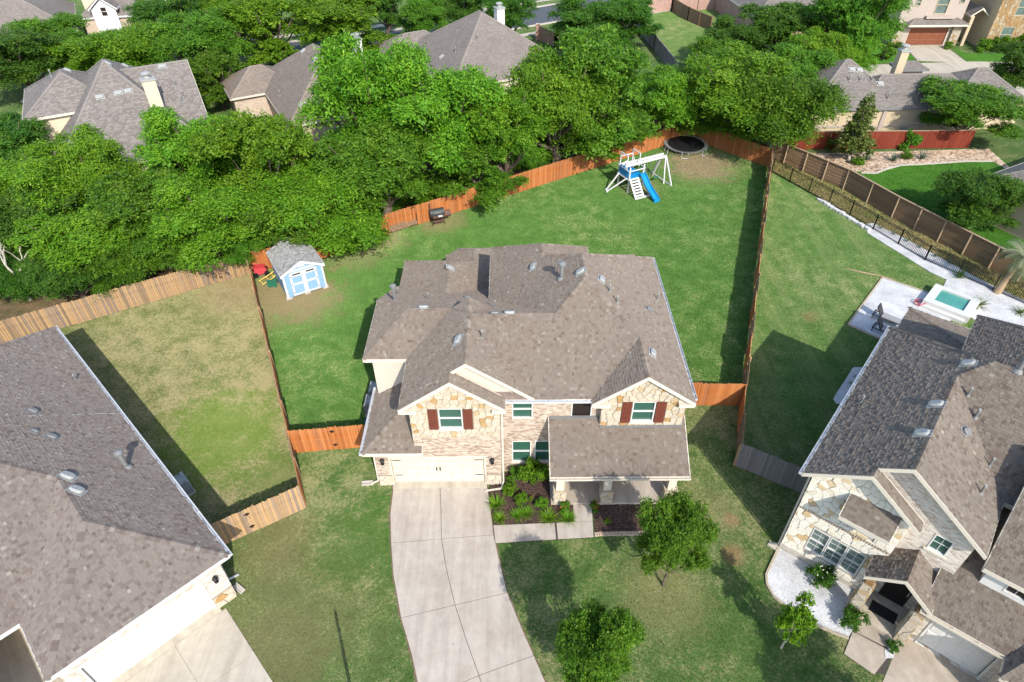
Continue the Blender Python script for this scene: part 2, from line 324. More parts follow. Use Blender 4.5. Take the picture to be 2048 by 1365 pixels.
class MB:
    def __init__(s): s.V = []; s.F = []; s.UV = []; s.MI = []; s.T = []; s.mi = 0; s.t = .5
    def face(s, pts, uv=None):
        i = len(s.V); s.V += [tuple(p) for p in pts]; s.F.append(tuple(range(i, i+len(pts))))
        s.UV += uv if uv else [(p[0]+p[1], p[2]) for p in pts]; s.MI.append(s.mi); s.T.append(s.t); return s
    def hexa(s, p):   # 8 points: bottom 4 ccw, top 4 ccw
        for f in ((3, 2, 1, 0), (4, 5, 6, 7), (0, 1, 5, 4), (1, 2, 6, 5), (2, 3, 7, 6), (3, 0, 4, 7)): s.face([p[i] for i in f])
        return s
    def box(s, x0, x1, y0, y1, z0, z1):
        return s.hexa([(x0, y0, z0), (x1, y0, z0), (x1, y1, z0), (x0, y1, z0), (x0, y0, z1), (x1, y0, z1), (x1, y1, z1), (x0, y1, z1)])
    def bar(s, a, b, w, h=None, up=(0, 0, 1)):
        a = Vector(a); b = Vector(b); h = h or w; d = (b-a).normalized(); u = Vector(up)
        if abs(d.dot(u)) > .98: u = Vector((0, 1, 0))
        x = d.cross(u).normalized(); y = x.cross(d)
        q = [a+x*i*w/2+y*j*h/2 for i, j in ((-1, -1), (1, -1), (1, 1), (-1, 1))]
        r = [p+(b-a) for p in q]
        return s.hexa(q+r) if True else s
    def tube(s, pts, rad, n=8, cap=True):
        rings = []; P = [Vector(p) for p in pts]
        rad = rad if hasattr(rad, '__len__') else [rad]*len(P)
        for i, p in enumerate(P):
            d = (P[min(i+1, len(P)-1)]-P[max(i-1, 0)]).normalized(); u = Vector((0, 0, 1)) if abs(d.z) < .95 else Vector((1, 0, 0))
            x = d.cross(u).normalized(); y = x.cross(d)
            rings.append([p+(x*math.cos(2*math.pi*k/n)+y*math.sin(2*math.pi*k/n))*rad[i] for k in range(n)])
        for a, b in zip(rings, rings[1:]):
            for k in range(n): s.face([a[k], a[(k+1) % n], b[(k+1) % n], b[k]])
        if cap: s.face(rings[0][::-1]); s.face(rings[-1])
        return s
    def prism(s, poly, z0, z1):
        n = len(poly); s.face([(x, y, z1) for x, y in poly]); s.face([(x, y, z0) for x, y in poly][::-1])
        for i in range(n):
            (ax, ay), (bx, by) = poly[i], poly[(i+1) % n]; s.face([(ax, ay, z0), (bx, by, z0), (bx, by, z1), (ax, ay, z1)])
        return s
    def lathe(s, prof, n=16, c=(0, 0, 0)):
        rr = [[(c[0]+r*math.cos(2*math.pi*k/n), c[1]+r*math.sin(2*math.pi*k/n), c[2]+z) for k in range(n)] for r, z in prof]
        for a, b in zip(rr, rr[1:]):
            for k in range(n): s.face([a[k], a[(k+1) % n], b[(k+1) % n], b[k]])
        s.face(rr[0][::-1]); s.face(rr[-1]); return s
    def mesh(s, name, mats, smooth=False, tone=False): return mkmesh(name, s.V, s.F, mats, s.MI, s.T if tone else None, s.UV, smooth)
    def build(s, name, mats, parent=None, smooth=False, tone=False, **k): return add(name, s.mesh(name, mats, smooth, tone), parent, **k)

def clip(poly, A, B, C):
    out = []; n = len(poly)
    for i in range(n):
        p, q = poly[i], poly[(i+1) % n]; a = A*p[0]+B*p[1]+C; b = A*q[0]+B*q[1]+C
        if a >= 0: out.append(p)
        if (a > 0 > b) or (a < 0 < b):
            t = a/(a-b); out.append((p[0]+t*(q[0]-p[0]), p[1]+t*(q[1]-p[1])))
    return out
def area(p): return .5*sum(p[i][0]*p[(i+1) % len(p)][1]-p[(i+1) % len(p)][0]*p[i][1] for i in range(len(p)))

# ------------------------------------------------------------------ roofs
class Block:
    """convex footprint (ccw); edges[i] = (slope, eave z) or None for a gable edge"""
    def __init__(s, fp, edges, gut=()):
        s.fp = fp; s.e = edges; s.gut = gut; s.pl = []
        for i, e in enumerate(edges):
            (ax, ay), (bx, by) = fp[i], fp[(i+1) % len(fp)]
            L = math.hypot(bx-ax, by-ay); nx, ny = -(by-ay)/L, (bx-ax)/L
            if e: s.pl.append((e[0]*nx, e[0]*ny, e[1]-e[0]*(nx*ax+ny*ay)))
            else: s.pl.append(None)
        s.ed = []
        for i in range(len(fp)):
            (ax, ay), (bx, by) = fp[i], fp[(i+1) % len(fp)]; L = math.hypot(bx-ax, by-ay)
            nx, ny = -(by-ay)/L, (bx-ax)/L; s.ed.append((nx, ny, -(nx*ax+ny*ay)))
    def inside(s, x, y, tol=1e-6): return all(a*x+b*y+c >= -tol for a, b, c in s.ed)
    def h(s, x, y):
        if not s.inside(x, y): return -99
        return min(p[0]*x+p[1]*y+p[2] for p in s.pl if p)
    def faces(s):
        out = []
        for i, p in enumerate(s.pl):
            if not p: continue
            poly = list(s.fp)
            for k, q in enumerate(s.pl):
                if q and k != i and poly: poly = clip(poly, q[0]-p[0], q[1]-p[1], q[2]-p[2])
            if len(poly) > 2 and area(poly) > .02: out.append((i, poly))
        return out
def rect(x0, x1, y0, y1, f=None, r=None, b=None, l=None, gut=()):
    """edges in order front(y0), right(x1), back(y1), left(x0)"""
    return Block([(x0, y0), (x1, y0), (x1, y1), (x0, y1)], [f, r, b, l], gut)
TH = .17
def roof(house, blocks, shmat, trim, gutm=None, shingles=True, farmat=None, seed=1, big=True, name='roof'):
    """house: root empty (local frame). Decks with fascia, shingles laid course by course, ridge caps, gutters."""
    rng = random.Random(seed); Mw = house.matrix_world.copy() if False else Matrix.Translation(house.location) @ house.rotation_euler.to_matrix().to_4x4()
    mb = MB(); camp = Vector((0, 0, CAM_H))
    def hidden(bi, x, y, z):
        for j, bk in enumerate(blocks):
            if j == bi: continue
            hz = bk.h(x, y)
            if hz > z+.012 or (j < bi and hz > z-.012): return True
        return False
    def capped(bi, x, y, z): return any(j != bi and bk.h(x, y) > z-.05 for j, bk in enumerate(blocks))
    faces3 = []
    for bi, bk in enumerate(blocks):
        dz = -.004*bi
        for i, poly in bk.faces():
            p = bk.pl[i]; zf = lambda x, y: p[0]*x+p[1]*y+p[2]
            (ax, ay), (bx, by) = bk.fp[i], bk.fp[(i+1) % len(bk.fp)]; L = math.hypot(bx-ax, by-ay); t = ((bx-ax)/L, (by-ay)/L); nn = (-t[1], t[0])
            s = bk.e[i][0]; cs = 1/math.sqrt(1+s*s)
            uvf = lambda x, y: ((x-ax)*t[0]+(y-ay)*t[1], ((x-ax)*nn[0]+(y-ay)*nn[1])/cs)
            mb.mi = 0; mb.face([(x, y, zf(x, y)+dz) for x, y in poly], [uvf(x, y) for x, y in poly])
            mb.mi = 1; mb.face([(x, y, zf(x, y)+dz-TH) for x, y in poly][::-1])
            for k in range(len(poly)):
                q0, q1 = poly[k], poly[(k+1) % len(poly)]
                for ei, (ea, eb, ec) in enumerate(bk.ed):
                    if abs(ea*q0[0]+eb*q0[1]+ec) < 1e-4 and abs(ea*q1[0]+eb*q1[1]+ec) < 1e-4:
                        z0, z1 = zf(*q0)+dz, zf(*q1)+dz
                        mb.face([(q0[0], q0[1], z0-TH), (q1[0], q1[1], z1-TH), (q1[0], q1[1], z1), (q0[0], q0[1], z0)])
                        # proud fascia / rake board
                        if math.hypot(q1[0]-q0[0], q1[1]-q0[1]) > .2:
                            o = .025; A = (q0[0]-ea*o, q0[1]-eb*o); B = (q1[0]-ea*o, q1[1]-eb*o)
                            mb.hexa([(*A, z0-TH-.03), (*B, z1-TH-.03), (q1[0]+ea*.01, q1[1]+eb*.01, z1-TH-.03), (q0[0]+ea*.01, q0[1]+eb*.01, z0-TH-.03),
                                     (*A, z0+.012), (*B, z1+.012), (q1[0]+ea*.01, q1[1]+eb*.01, z1+.012), (q0[0]+ea*.01, q0[1]+eb*.01, z0+.012)])
            faces3.append((bi, i, poly, p, (ax, ay), t, nn, cs, s))
    deck = mb.build(name, [farmat or M['deck_'+shmat.name], trim], house)
    # gutters
    for bi, bk in enumerate(blocks):
        for gt in bk.gut:
            ei, ga, gb = gt if isinstance(gt, tuple) else (gt, 0, None)
            (ax, ay), (bx, by) = bk.fp[ei], bk.fp[(ei+1) % len(bk.fp)]; z = bk.e[ei][1]; ea, eb, _ = bk.ed[ei]
            L = math.hypot(bx-ax, by-ay); tx, ty = (bx-ax)/L, (by-ay)/L; g = MB(); ax += tx*ga; ay += ty*ga; L = (L if gb is None else gb)-ga
            def pt(u, o, zz): return (ax+tx*u-ea*o, ay+ty*u-eb*o, zz)
            def bx3(u0, u1, o0, o1, z0, z1): g.hexa([pt(u0, o0, z0), pt(u0, o1, z0), pt(u1, o1, z0), pt(u1, o0, z0), pt(u0, o0, z1), pt(u0, o1, z1), pt(u1, o1, z1), pt(u1, o0, z1)])
            bx3(-.03, L+.03, .03, .15, z-.13, z-.115); bx3(-.03, L+.03, .135, .15, z-.115, z-.005); bx3(-.03, L+.03, .03, .04, z-.115, z-.005)
            bx3(-.03, -.015, .04, .135, z-.115, z-.005); bx3(L+.015, L+.03, .04, .135, z-.115, z-.005)
            u = .3
            while u < L: bx3(u, u+.03, .04, .15, z-.012, z-.002); u += .9
            g.build('gutter', gutm or trim, deck)
    # ridge and hip caps
    cb = MB()
    for bi, bk in enumerate(blocks):
        fl = [f for f in faces3 if f[0] == bi]
        for a in range(len(fl)):
            for b in range(a+1, len(fl)):
                P, Q = fl[a], fl[b]; pts = [v for v in P[2] if any(abs(v[0]-w[0])+abs(v[1]-w[1]) < 1e-3 for w in Q[2])]
                if len(pts) < 2: continue
                p0, p1 = max(((u, v) for u in pts for v in pts), key=lambda k: (k[0][0]-k[1][0])**2+(k[0][1]-k[1][1])**2)
                zf = lambda x, y: P[3][0]*x+P[3][1]*y+P[3][2]
                if zf(*p0) > zf(*p1): p0, p1 = p1, p0
                A = Vector((*p0, zf(*p0))); B = Vector((*p1, zf(*p1))); L = (B-A).length
                if L < .3: continue
                d = (B-A)/L; n1 = Vector((-P[3][0], -P[3][1], 1)).normalized(); n2 = Vector((-Q[3][0], -Q[3][1], 1)).normalized()
                w1 = d.cross(n1).normalized(); w2 = d.cross(n2).normalized()
                if w1.dot(n2) > 0: w1 = -w1        # point down each slope, away from the other plane
                if w2.dot(n1) > 0: w2 = -w2
                up = (n1+n2).normalized(); k = 0.0; step = .2 if shingles else .6
                while k < L-.05:
                    e = min(L, k+step*1.25); m = A+d*(k+step/2)
                    if not capped(bi, m.x, m.y, m.z):
                        lo, hi = .05, .028; wd = .15 if shingles else .18; cb.t = rng.random()*.75+.1
                        a0 = A+d*k; b0 = A+d*e
                        for w, nm in ((w1, n1), (w2, n2)):
                            q = [a0+up*lo, b0+up*hi, b0+w*wd+nm*(hi-.012), a0+w*wd+nm*(lo-.014)]
                            cb.face(q if (q[1]-q[0]).cross(q[2]-q[0]).dot(up) > 0 else q[::-1], [(.02, .02)]*4)
                            cb.face([a0+up*lo, a0+w*wd+nm*(lo-.014), a0+w*wd, a0], [(.02, .02)]*4)
                    k += step
    if cb.F: cb.build('ridge_cap', shmat if shingles else farmat, deck, tone=True, kind='stuff')
    if not shingles: return deck
    # shingles
    EX = .145; sb = MB(); cand = []
    for bi, i, poly, p, (ax, ay), t, nn, cs, s in faces3:
        sn = s*cs; e0 = Vector((ax, ay, bk.e[i][1] if False else blocks[bi].e[i][1]))
        U = Vector((t[0], t[1], 0)); V = Vector((nn[0]*cs, nn[1]*cs, sn)); N = U.cross(V).normalized()
        uvp = [((x-ax)*t[0]+(y-ay)*t[1], ((x-ax)*nn[0]+(y-ay)*nn[1])/cs) for x, y in poly]
        if area(uvp) < 0: uvp = uvp[::-1]
        lines = []
        for k in range(len(uvp)):
            (u0, v0), (u1, v1) = uvp[k], uvp[(k+1) % len(uvp)]; L = math.hypot(u1-u0, v1-v0)
            if L < 1e-5: continue
            a_, b_ = -(v1-v0)/L, (u1-u0)/L; lines.append((a_, b_, -(a_*u0+b_*v0)))
        umin = min(q[0] for q in uvp); umax = max(q[0] for q in uvp); vmin = min(q[1] for q in uvp); vmax = max(q[1] for q in uvp)
        row = int(vmin/EX)
        while row*EX < vmax:
            v0, v1 = row*EX, row*EX+EX*1.1
            # extent of this course inside the face
            us = [q[0] for q in clip(clip(uvp, 0, 1, -v0), 0, -1, v1)]
            if not us: row += 1; continue
            u = min(us)-rng.random()*.25; ue = max(us)
            while u < ue:
                w = rng.choice((.09, .12, .15, .18)); q = [(u, v0), (u+w, v0), (u+w, v1), (u, v1)]
                full = True; dead = False
                for a_, b_, c_ in lines:
                    ds = [a_*x+b_*y+c_ for x, y in q]
                    if max(ds) <= 0: dead = True; break
                    if min(ds) < -1e-4: full = False; q = clip(q, a_, b_, c_)
                    if len(q) < 3: dead = True; break
                if not dead and (full or area(q) > .0015):
                    cu = sum(x for x, _ in q)/len(q); cv = sum(y for _, y in q)/len(q); C = e0+U*cu+V*cv
                    if not hidden(bi, C.x, C.y, C.z):
                        hl = rng.choice((.01, .018, .034)); tone = min(1, max(0, rng.gauss(.48, .155)))
                        if full:
                            cw = Mw @ C; dv = camp-cw; sc = (Mw.to_3x3() @ N).dot(dv.normalized())*w/dv.length_squared
                            px = cam_px(cw)
                            if not (0 < px[0] < 2048 and 0 < px[1] < 1365): sc = 0
                            cand.append((sc, u, v0, w, hl, tone, e0, U, V, N))
                        else:
                            sb.t = tone; top = []
                            for x, y in q: top.append(e0+U*x+V*y+N*(hl+(.006-hl)*(y-v0)/(v1-v0)))
                            sb.face(top)
                            for k in range(len(q)):
                                if (q[k][1]+q[(k+1) % len(q)][1])/2 < v0+.3*EX or True:
                                    k2 = (k+1) % len(q); b0 = e0+U*q[k][0]+V*q[k][1]; b1 = e0+U*q[k2][0]+V*q[k2][1]
                                    sb.face([b0, b1, top[k2], top[k]])
                u += w+.004
            row += 1
    cand.sort(key=lambda c: -c[0]); nbig = 300 if big else 0
    def sh_geo(m, w, hl):
        v1 = EX*1.1; T = [(0, 0, hl), (w, 0, hl), (w, v1, .006), (0, v1, .006)]; m_ = [(0, 0, 0), (w, 0, 0), (w, v1, 0), (0, v1, 0)]
        return T, m_
    cache = {}
    for idx, (sc, u, v0, w, hl, tone, e0, U, V, N) in enumerate(cand):
        T, B0 = sh_geo(None, w, hl)
        if idx < nbig and sc > 0:
            tq = int(tone*7.99); key = (w, hl, tq)
            if key not in cache:
                m2 = MB(); m2.t = (tq+.5)/8; m2.face(T)
                for k in range(4): k2 = (k+1) % 4; m2.face([B0[k], B0[k2], T[k2], T[k]])
                cache[key] = m2.mesh('shingle', shmat, tone=True)
            o = e0+U*u+V*v0
            mw = Matrix(((U.x, V.x, N.x, o.x), (U.y, V.y, N.y, o.y), (U.z, V.z, N.z, o.z), (0, 0, 0, 1)))
            add('shingle', cache[key], deck, mw=mw)
        else:
            sb.t = tone; tp = [e0+U*(u+x)+V*(v0+y)+N*z for x, y, z in T]; bt = [e0+U*(u+x)+V*(v0+y) for x, y, z in B0]
            sb.face(tp)
            for k in (0, 1, 3): k2 = (k+1) % 4; sb.face([bt[k], bt[k2], tp[k2], tp[k]])
    if sb.F: sb.build('shingles', shmat, deck, tone=True, kind='stuff')
    return deck
CRi = CR.inverted()
def cam_px(p):
    v = CRi @ (Vector(p)-Vector((0, 0, CAM_H)))
    if v.z > -.1: return (-9, -9)
    return (1024+CAM_F*v.x/-v.z, 682.5-CAM_F*v.y/-v.z)
def on_roof(house, blocks, px, py):
    """first point of the view ray through a photo pixel that lies under the roof surface (house-local point, normal)"""
    Mw = Matrix.Translation(house.location) @ house.rotation_euler.to_matrix().to_4x4(); Mi = Mw.inverted()
    d = ray(px, py); o = Vector((0, 0, CAM_H)); t = 10.0
    while t < 120:
        p = Mi @ (o+d*t); hs = [b.h(p.x, p.y) for b in blocks]; h = max(hs)
        if h > 0 and p.z <= h:
            b = blocks[hs.index(h)]; pl = min((q for q in b.pl if q), key=lambda q: q[0]*p.x+q[1]*p.y+q[2])
            return Vector((p.x, p.y, h)), Vector((-pl[0], -pl[1], 1)).normalized()
        t += .02
    return None, None

# ------------------------------------------------------------------ walls, windows, stone veneer
class WF:
    """wall frame: from p0 to p1 seen from outside left to right; n points outwards"""
    def __init__(s, p0, p1, z0=0):
        s.o = Vector((*p0, z0)); d = Vector((p1[0]-p0[0], p1[1]-p0[1], 0)); s.L = d.length; s.t = d/s.L; s.n = Vector((s.t.y, -s.t.x, 0))
    def p(s, u, z, n=0): return s.o+s.t*u+s.n*n+Vector((0, 0, z))
    def box(s, mb, u0, u1, z0, z1, n0, n1):
        return mb.hexa([s.p(u0, z0, n1), s.p(u1, z0, n1), s.p(u1, z0, n0), s.p(u0, z0, n0), s.p(u0, z1, n1), s.p(u1, z1, n1), s.p(u1, z1, n0), s.p(u0, z1, n0)])
def wall(house, wf, poly, mat, holes=(), th=.2, name='wall'):
    """poly: (u,z) outline ccw; holes: (u0,u1,z0,z1)"""
    mb = MB(); hs = [[(a, c), (b, c), (b, d), (a, d)] for a, b, c, d in holes]
    loops = [[Vector((u, z, 0)) for u, z in poly]]+[[Vector((u, z, 0)) for u, z in h] for h in hs]
    flat = [v for l in loops for v in l]
    for tri in tessellate_polygon(loops):
        q = [(flat[i].x, flat[i].y) for i in tri]
        if area(q) < 0: q = q[::-1]
        mb.face([wf.p(u, z) for u, z in q], q)
    for l in hs:
        for i in range(len(l)):
            a, b = l[i], l[(i+1) % len(l)]
            f = [wf.p(*b), wf.p(*a), wf.p(*a, -th), wf.p(*b, -th)]; uv = [(b[0], b[1]), (a[0], a[1]), (a[0]+th, a[1]+.01), (b[0]+th, b[1]+.01)]
            mb.face(f[::-1], uv[::-1])
    return mb.build(name, mat, house)
def window(house, wf, u0, u1, z0, z1, glass='glass', frame='white', grid=None, mid=True, sill=None, depth=.09, proud=.02, name='window'):
    mb = MB(); w = .055; n0, n1 = -depth-.04, proud
    wf.box(mb, u0, u0+w, z0, z1, n0, n1); wf.box(mb, u1-w, u1, z0, z1, n0, n1)
    wf.box(mb, u0+w, u1-w, z0, z0+w, n0, n1); wf.box(mb, u0+w, u1-w, z1-w, z1, n0, n1)
    zm = (z0+z1)/2
    if mid: wf.box(mb, u0+w, u1-w, zm-.03, zm+.03, n0, n1-.03)
    o = mb.build(name, M[frame], house)
    for a, b, dn in (((z0+w, zm-.03, 0.), (zm+.03, z1-w, .012)) if mid else ((z0+w, z1-w, 0.),)) if False else ([(z0+w, zm-.03, 0.), (zm+.03, z1-w, .012)] if mid else [(z0+w, z1-w, 0.)]):
        g = MB(); wf.box(g, u0+w, u1-w, a, b, n0+.01, -depth+dn); g.build('pane', M[glass], o)
    if grid:
        g = MB()
        for k in range(1, grid[0]): uu = u0+w+(u1-u0-2*w)*k/grid[0]; wf.box(g, uu-.011, uu+.011, z0+w, z1-w, -depth, -depth+.022)
        for k in range(1, grid[1]): zz = z0+w+(z1-z0-2*w)*k/grid[1]; wf.box(g, u0+w, u1-w, zz-.011, zz+.011, -depth, -depth+.024)
        g.build('muntin', M[frame], o)
    if sill:
        g = MB(); wf.box(g, u0-.08, u1+.08, z0-.11, z0-.003, .0, .07); g.build('sill', M[sill], o)
    return o
def stones(parent, wf, poly, seed, holes=(), size=.36, n0=0.0, tones=None, inset=.014, mt='stone'):
    rng = random.Random(seed); us = [p[0] for p in poly]; zs = [p[1] for p in poly]; pts = []
    nu = max(1, round((max(us)-min(us))/size)); nz = max(1, round((max(zs)-min(zs))/(size*.82)))
    for i in range(-1, nu+2):
        for j in range(-1, nz+2):
            pts.append((min(us)+(i+.5+rng.uniform(-.42, .42))*(max(us)-min(us))/nu, min(zs)+(j+.5+rng.uniform(-.4, .4))*(max(zs)-min(zs))/nz))
    if area(poly) < 0: poly = poly[::-1]
    for i, (x, y) in enumerate(pts):
        c = list(poly)
        for j, (a, b) in enumerate(pts):
            if i == j or abs(a-x) > 2.6*size or abs(b-y) > 2.6*size: continue
            dx, dy = x-a, y-b; c = clip(c, dx, dy, -(dx*(x+a)/2+dy*(y+b)/2))
            if len(c) < 3: break
        if len(c) < 3 or area(c) < .004: continue
        gone = False
        for (h0, h1, k0, k1) in holes:
            mx = sum(p[0] for p in c)/len(c); my = sum(p[1] for p in c)/len(c)
            if max(p[0] for p in c) <= h0 or min(p[0] for p in c) >= h1 or max(p[1] for p in c) <= k0 or min(p[1] for p in c) >= k1: continue
            opts = [(h0-mx, (-1, 0, h0)), (mx-h1, (1, 0, -h1)), (k0-my, (0, -1, k0)), (my-k1, (0, 1, -k1))]
            c2 = clip(c, *max(opts)[1])
            if len(c2) < 3 or area(c2) < .004: gone = True; break
            c = c2
        if gone or area(c) < .004: continue
        mx = sum(p[0] for p in c)/len(c); my = sum(p[1] for p in c)/len(c)
        def ins(d): return [(p[0]+(mx-p[0])*min(.45, d/max(.03, math.hypot(mx-p[0], my-p[1]))), p[1]+(my-p[1])*min(.45, d/max(.03, math.hypot(mx-p[0], my-p[1])))) for p in c]
        a = ins(inset); b = ins(inset+.014); t = rng.uniform(.03, .068); mb = MB(); r = rng.random()
        mb.t = r*.75 if r < .76 else (rng.uniform(.66, .95) if r < .92 else rng.uniform(.2, .66))
        if tones: mb.t = tones(rng)
        mb.face([wf.p(u, z, n0+t) for u, z in b])
        for k in range(len(a)):
            k2 = (k+1) % len(a)
            mb.face([wf.p(*a[k], n0+t-.012), wf.p(*a[k2], n0+t-.012), wf.p(*b[k2], n0+t), wf.p(*b[k], n0+t)])
            mb.face([wf.p(*a[k], n0-.005), wf.p(*a[k2], n0-.005), wf.p(*a[k2], n0+t-.012), wf.p(*a[k], n0+t-.012)])
        mb.build('stone', M[mt], parent, tone=True)

# roof fittings
def vent_box(parent, p, n, yaw=0, s=.9, mat='alu', name='roof_vent'):
    """low slanted attic vent: rounded hood on a flange"""
    mb = MB(); L, Wd = .62*s, .4*s
    mb.box(-L/2-.06, L/2+.06, -Wd/2-.06, Wd/2+.06, 0, .015)
    prof = [(-.5, -.5, .02), (.5, -.5, .02), (.5, .5, .02), (-.5, .5, .02)]
    def ring(f, z): 
        return [(L/2*f*math.copysign(abs(math.cos(a))**.6, math.cos(a)), Wd/2*f*math.copysign(abs(math.sin(a))**.6, math.sin(a)), z) for a in [2*math.pi*k/14 for k in range(14)]]
    rs = [ring(.8, .015), ring(.85, .07*s), ring(1., .08*s), ring(.96, .13*s), ring(.75, .165*s)]
    for a, b in zip(rs, rs[1:]):
        for k in range(14): mb.face([a[k], a[(k+1) % 14], b[(k+1) % 14], b[k]])
    mb.face(rs[-1])
    me = mb.mesh(name, M[mat])
    z = n; x = Vector((math.cos(yaw), math.sin(yaw), 0)); x = (x-z*x.dot(z)).normalized(); y = z.cross(x)
    mw = Matrix(((x.x, y.x, z.x, p.x+n.x*.02), (x.y, y.y, z.y, p.y+n.y*.02), (x.z, y.z, z.z, p.z+n.z*.02), (0, 0, 0, 1)))
    return add(name, me, parent, mw=mw)
def vent_pipe(parent, p, h=.4, r=.045, cap=False, name='vent_pipe'):
    mb = MB(); mb.tube([(0, 0, -.1), (0, 0, h)], r, 9); mb.lathe([(r*2.4, -.06), (r*1.7, .03), (r*1.1, .09)], 10)
    if cap: mb.lathe([(r*1.2, h), (r*2., h+.03), (r*2., h+.15), (r*.6, h+.22)], 12)
    o = mb.build(name, M['greymetal'], parent, loc=p)
    if not cap: q = MB(); q.tube([(0, 0, h-.08), (0, 0, h+.004)], r*1.06, 9); q.build('pipe_end', M['alu'], o)
    return o
def wall_lamp(house, wf, u, z):
    o = MB(); wf.box(o, u-.06, u+.06, z-.1, z+.1, 0, .04)
    for k in range(4): pass
    c = wf.p(u, z, .14)
    o.lathe([(.05, -.2), (.1, -.17), (.1, .08), (.13, .1), (.04, .22)], 8, c)
    o.bar(wf.p(u, z+.05, .02), wf.p(u, z+.16, .14), .025)
    return o.build('wall_lamp', M['iron'], house)
def downspout(house, pts, mat, w=.08):
    mb = MB()
    for a, b in zip(pts, pts[1:]): mb.bar(a, b, w, w*.8)
    return mb.build('downspout', mat, house)
def splash_block(x, y, rz, label):
    mb = MB(); mb.box(-.3, .3, -.13, .13, 0, .05); mb.box(-.3, .3, -.13, -.09, .05, .1); mb.box(-.3, .3, .09, .13, .05, .1)
    return mb.build('splash_block', M['kerb'], None, loc=(x, y, 0), rot=(0, 0, rz), label=label, cat='splash block')

# ================================================================== THE GROUND
def sheet(name, pts, z, mat, kind='structure', sub=0, **k):
    mb = MB(); mb.face([(x, y, z) for x, y in pts]); return mb.build(name, mat, None, kind=kind, **k)
def slab(name, pts, z1, mat, parent=None, z0=-.1, **k):
    if area(pts) < 0: pts = pts[::-1]
    mb = MB(); mb.prism(pts, z0, z1); return mb.build(name, mat, parent, **k)
sheet('ground', [(-700, -200), (700, -200), (700, 1200), (-700, 1200)], -.012, M['ground'])
F_BL, F_BM, F_BR = (-19.8, 41.3), (-10.0, 46.9), (15.9, 63.6)              # back fence line
F_BR2, F_RC = (18.6, 65.2), (24.7, 58.4)
RF = [(12.1, 22.6), (13.6, 27.1), (24.7, 58.4)]                             # right fence
LFN = [(-10.7, 20.1), (-12.2, 23.7), (-19.8, 41.3)]                         # left divider
sheet('backyard_lawn', [LFN[1], (-7, 24.2), (8.5, 27.2), RF[1], F_RC, F_BR2, F_BR, F_BM, (-14.7, 43.2), F_BL], -.004, M['lawn_main'])
sheet('left_yard_lawn', [(-34, 33), (-24, 20), (-14.6, 17.7), LFN[0], LFN[1], F_BL], -.004, M['lawn_left'])
sheet('front_lawn', [(-30, -10), (30, -10), (30, 16), (16.5, 20), RF[0], RF[1], (8.5, 27.2), (8.5, 22), (-7, 22), (-7, 24.2), LFN[1], LFN[0], (-14.6, 17.7), (-22, 8)], -.006, M['lawn_front'])
iron = [(24.8, 57.5), g2(1700, 430), g2(1850, 520), g2(2060, 612), (41, 31)]
brownf = [(25.2, 61.0), g2(1700, 340, 1.9), g2(1800, 395, 1.9), g2(2000, 495, 1.9), (42, 32.5)]
sheet('right_yard_lawn', [RF[0], (16.5, 20), (34, 20), iron[4], iron[3], iron[2], iron[1], iron[0], RF[1]], -.004, M['lawn_right'])
sheet('straw_strip', iron+brownf[::-1], -.002, M['lawn_straw'])
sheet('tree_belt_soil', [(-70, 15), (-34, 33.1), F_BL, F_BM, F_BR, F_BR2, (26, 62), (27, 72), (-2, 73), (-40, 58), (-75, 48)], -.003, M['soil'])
lush = [brownf[1], g2(1745, 352), g2(1765, 338), g2(1800, 330), g2(1880, 325), g2(1960, 340), g2(2080, 380), (46, 46), brownf[3], brownf[2]]
sheet('neighbour_lawn', [brownf[0], (48, 61), (50, 40), brownf[4], brownf[3], brownf[2], brownf[1]], -.003, M['lawn_lush'])
sheet('rock_bed', [(25.6, 61.2), (48, 62.2), (47.5, 55.5), g2(1985, 322), g2(1930, 322), g2(1860, 327), g2(1800, 330), g2(1770, 338), g2(1750, 345), g2(1715, 343), (30.4, 54.2)], .004, M['riverrock'])
# border edging of the rock bed
eg = MB(); ep = [gp(x, y, .03) for x, y in ((1722, 346), (1752, 347), (1772, 339), (1802, 331), (1862, 328), (1932, 323), (1985, 323))]
for a, b in zip(ep, ep[1:]): eg.bar(a, b, .16, .12)
eg.build('bed_edging', M['kerb'], label='pale stone edging between the lush lawn and the river rock bed', cat='edging')

# --- far streets and greens
def strip(name, pts, w, z, mat, **k):
    mb = MB(); P = [Vector((*p, 0)) for p in pts]
    for a, b in zip(P, P[1:]):
        d = (b-a).normalized(); n = Vector((-d.y, d.x, 0))*w/2; mb.face([(*(a-n).xy, z), (*(b-n).xy, z), (*(b+n).xy, z), (*(a+n).xy, z)])
    return mb.build(name, mat, None, kind='structure', **k)
r0 = [(-60, 84), (-17.3, 99.5), (3.2, 110.9), (9, 114.3), (40, 131)]
strip('road', r0, 8.4, .0, M['asphalt'])
for s, wdt, nm, mt, zz in ((1, .35, 'kerb', M['kerb'], .1), (-1, .35, 'kerb', M['kerb'], .1), (1.75, 1.4, 'sidewalk', M['concrete_ln'], .02), (-1.75, 1.2, 'sidewalk', M['concrete_ln'], .02)):
    pts = []
    for i, p in enumerate(r0):
        a = Vector(r0[max(0, i-1)]); b = Vector(r0[min(len(r0)-1, i+1)]); d = (b-a).normalized(); q = Vector(p)+Vector((-d.y, d.x))*4.35*s; pts.append((q.x, q.y))
    if nm == 'kerb':
        mb = MB()
        for a, b in zip(pts, pts[1:]): mb.bar((*a, .03), (*b, .03), wdt, .2)
        mb.build(nm, mt, None, kind='structure')
    else: strip(nm, pts, wdt, zz, mt)
sheet('far_green', [(19.2, 84), (20.3, 104), (16, 122), (70, 130), (38, 84), (27, 73)], -.002, M['lawn_far'])
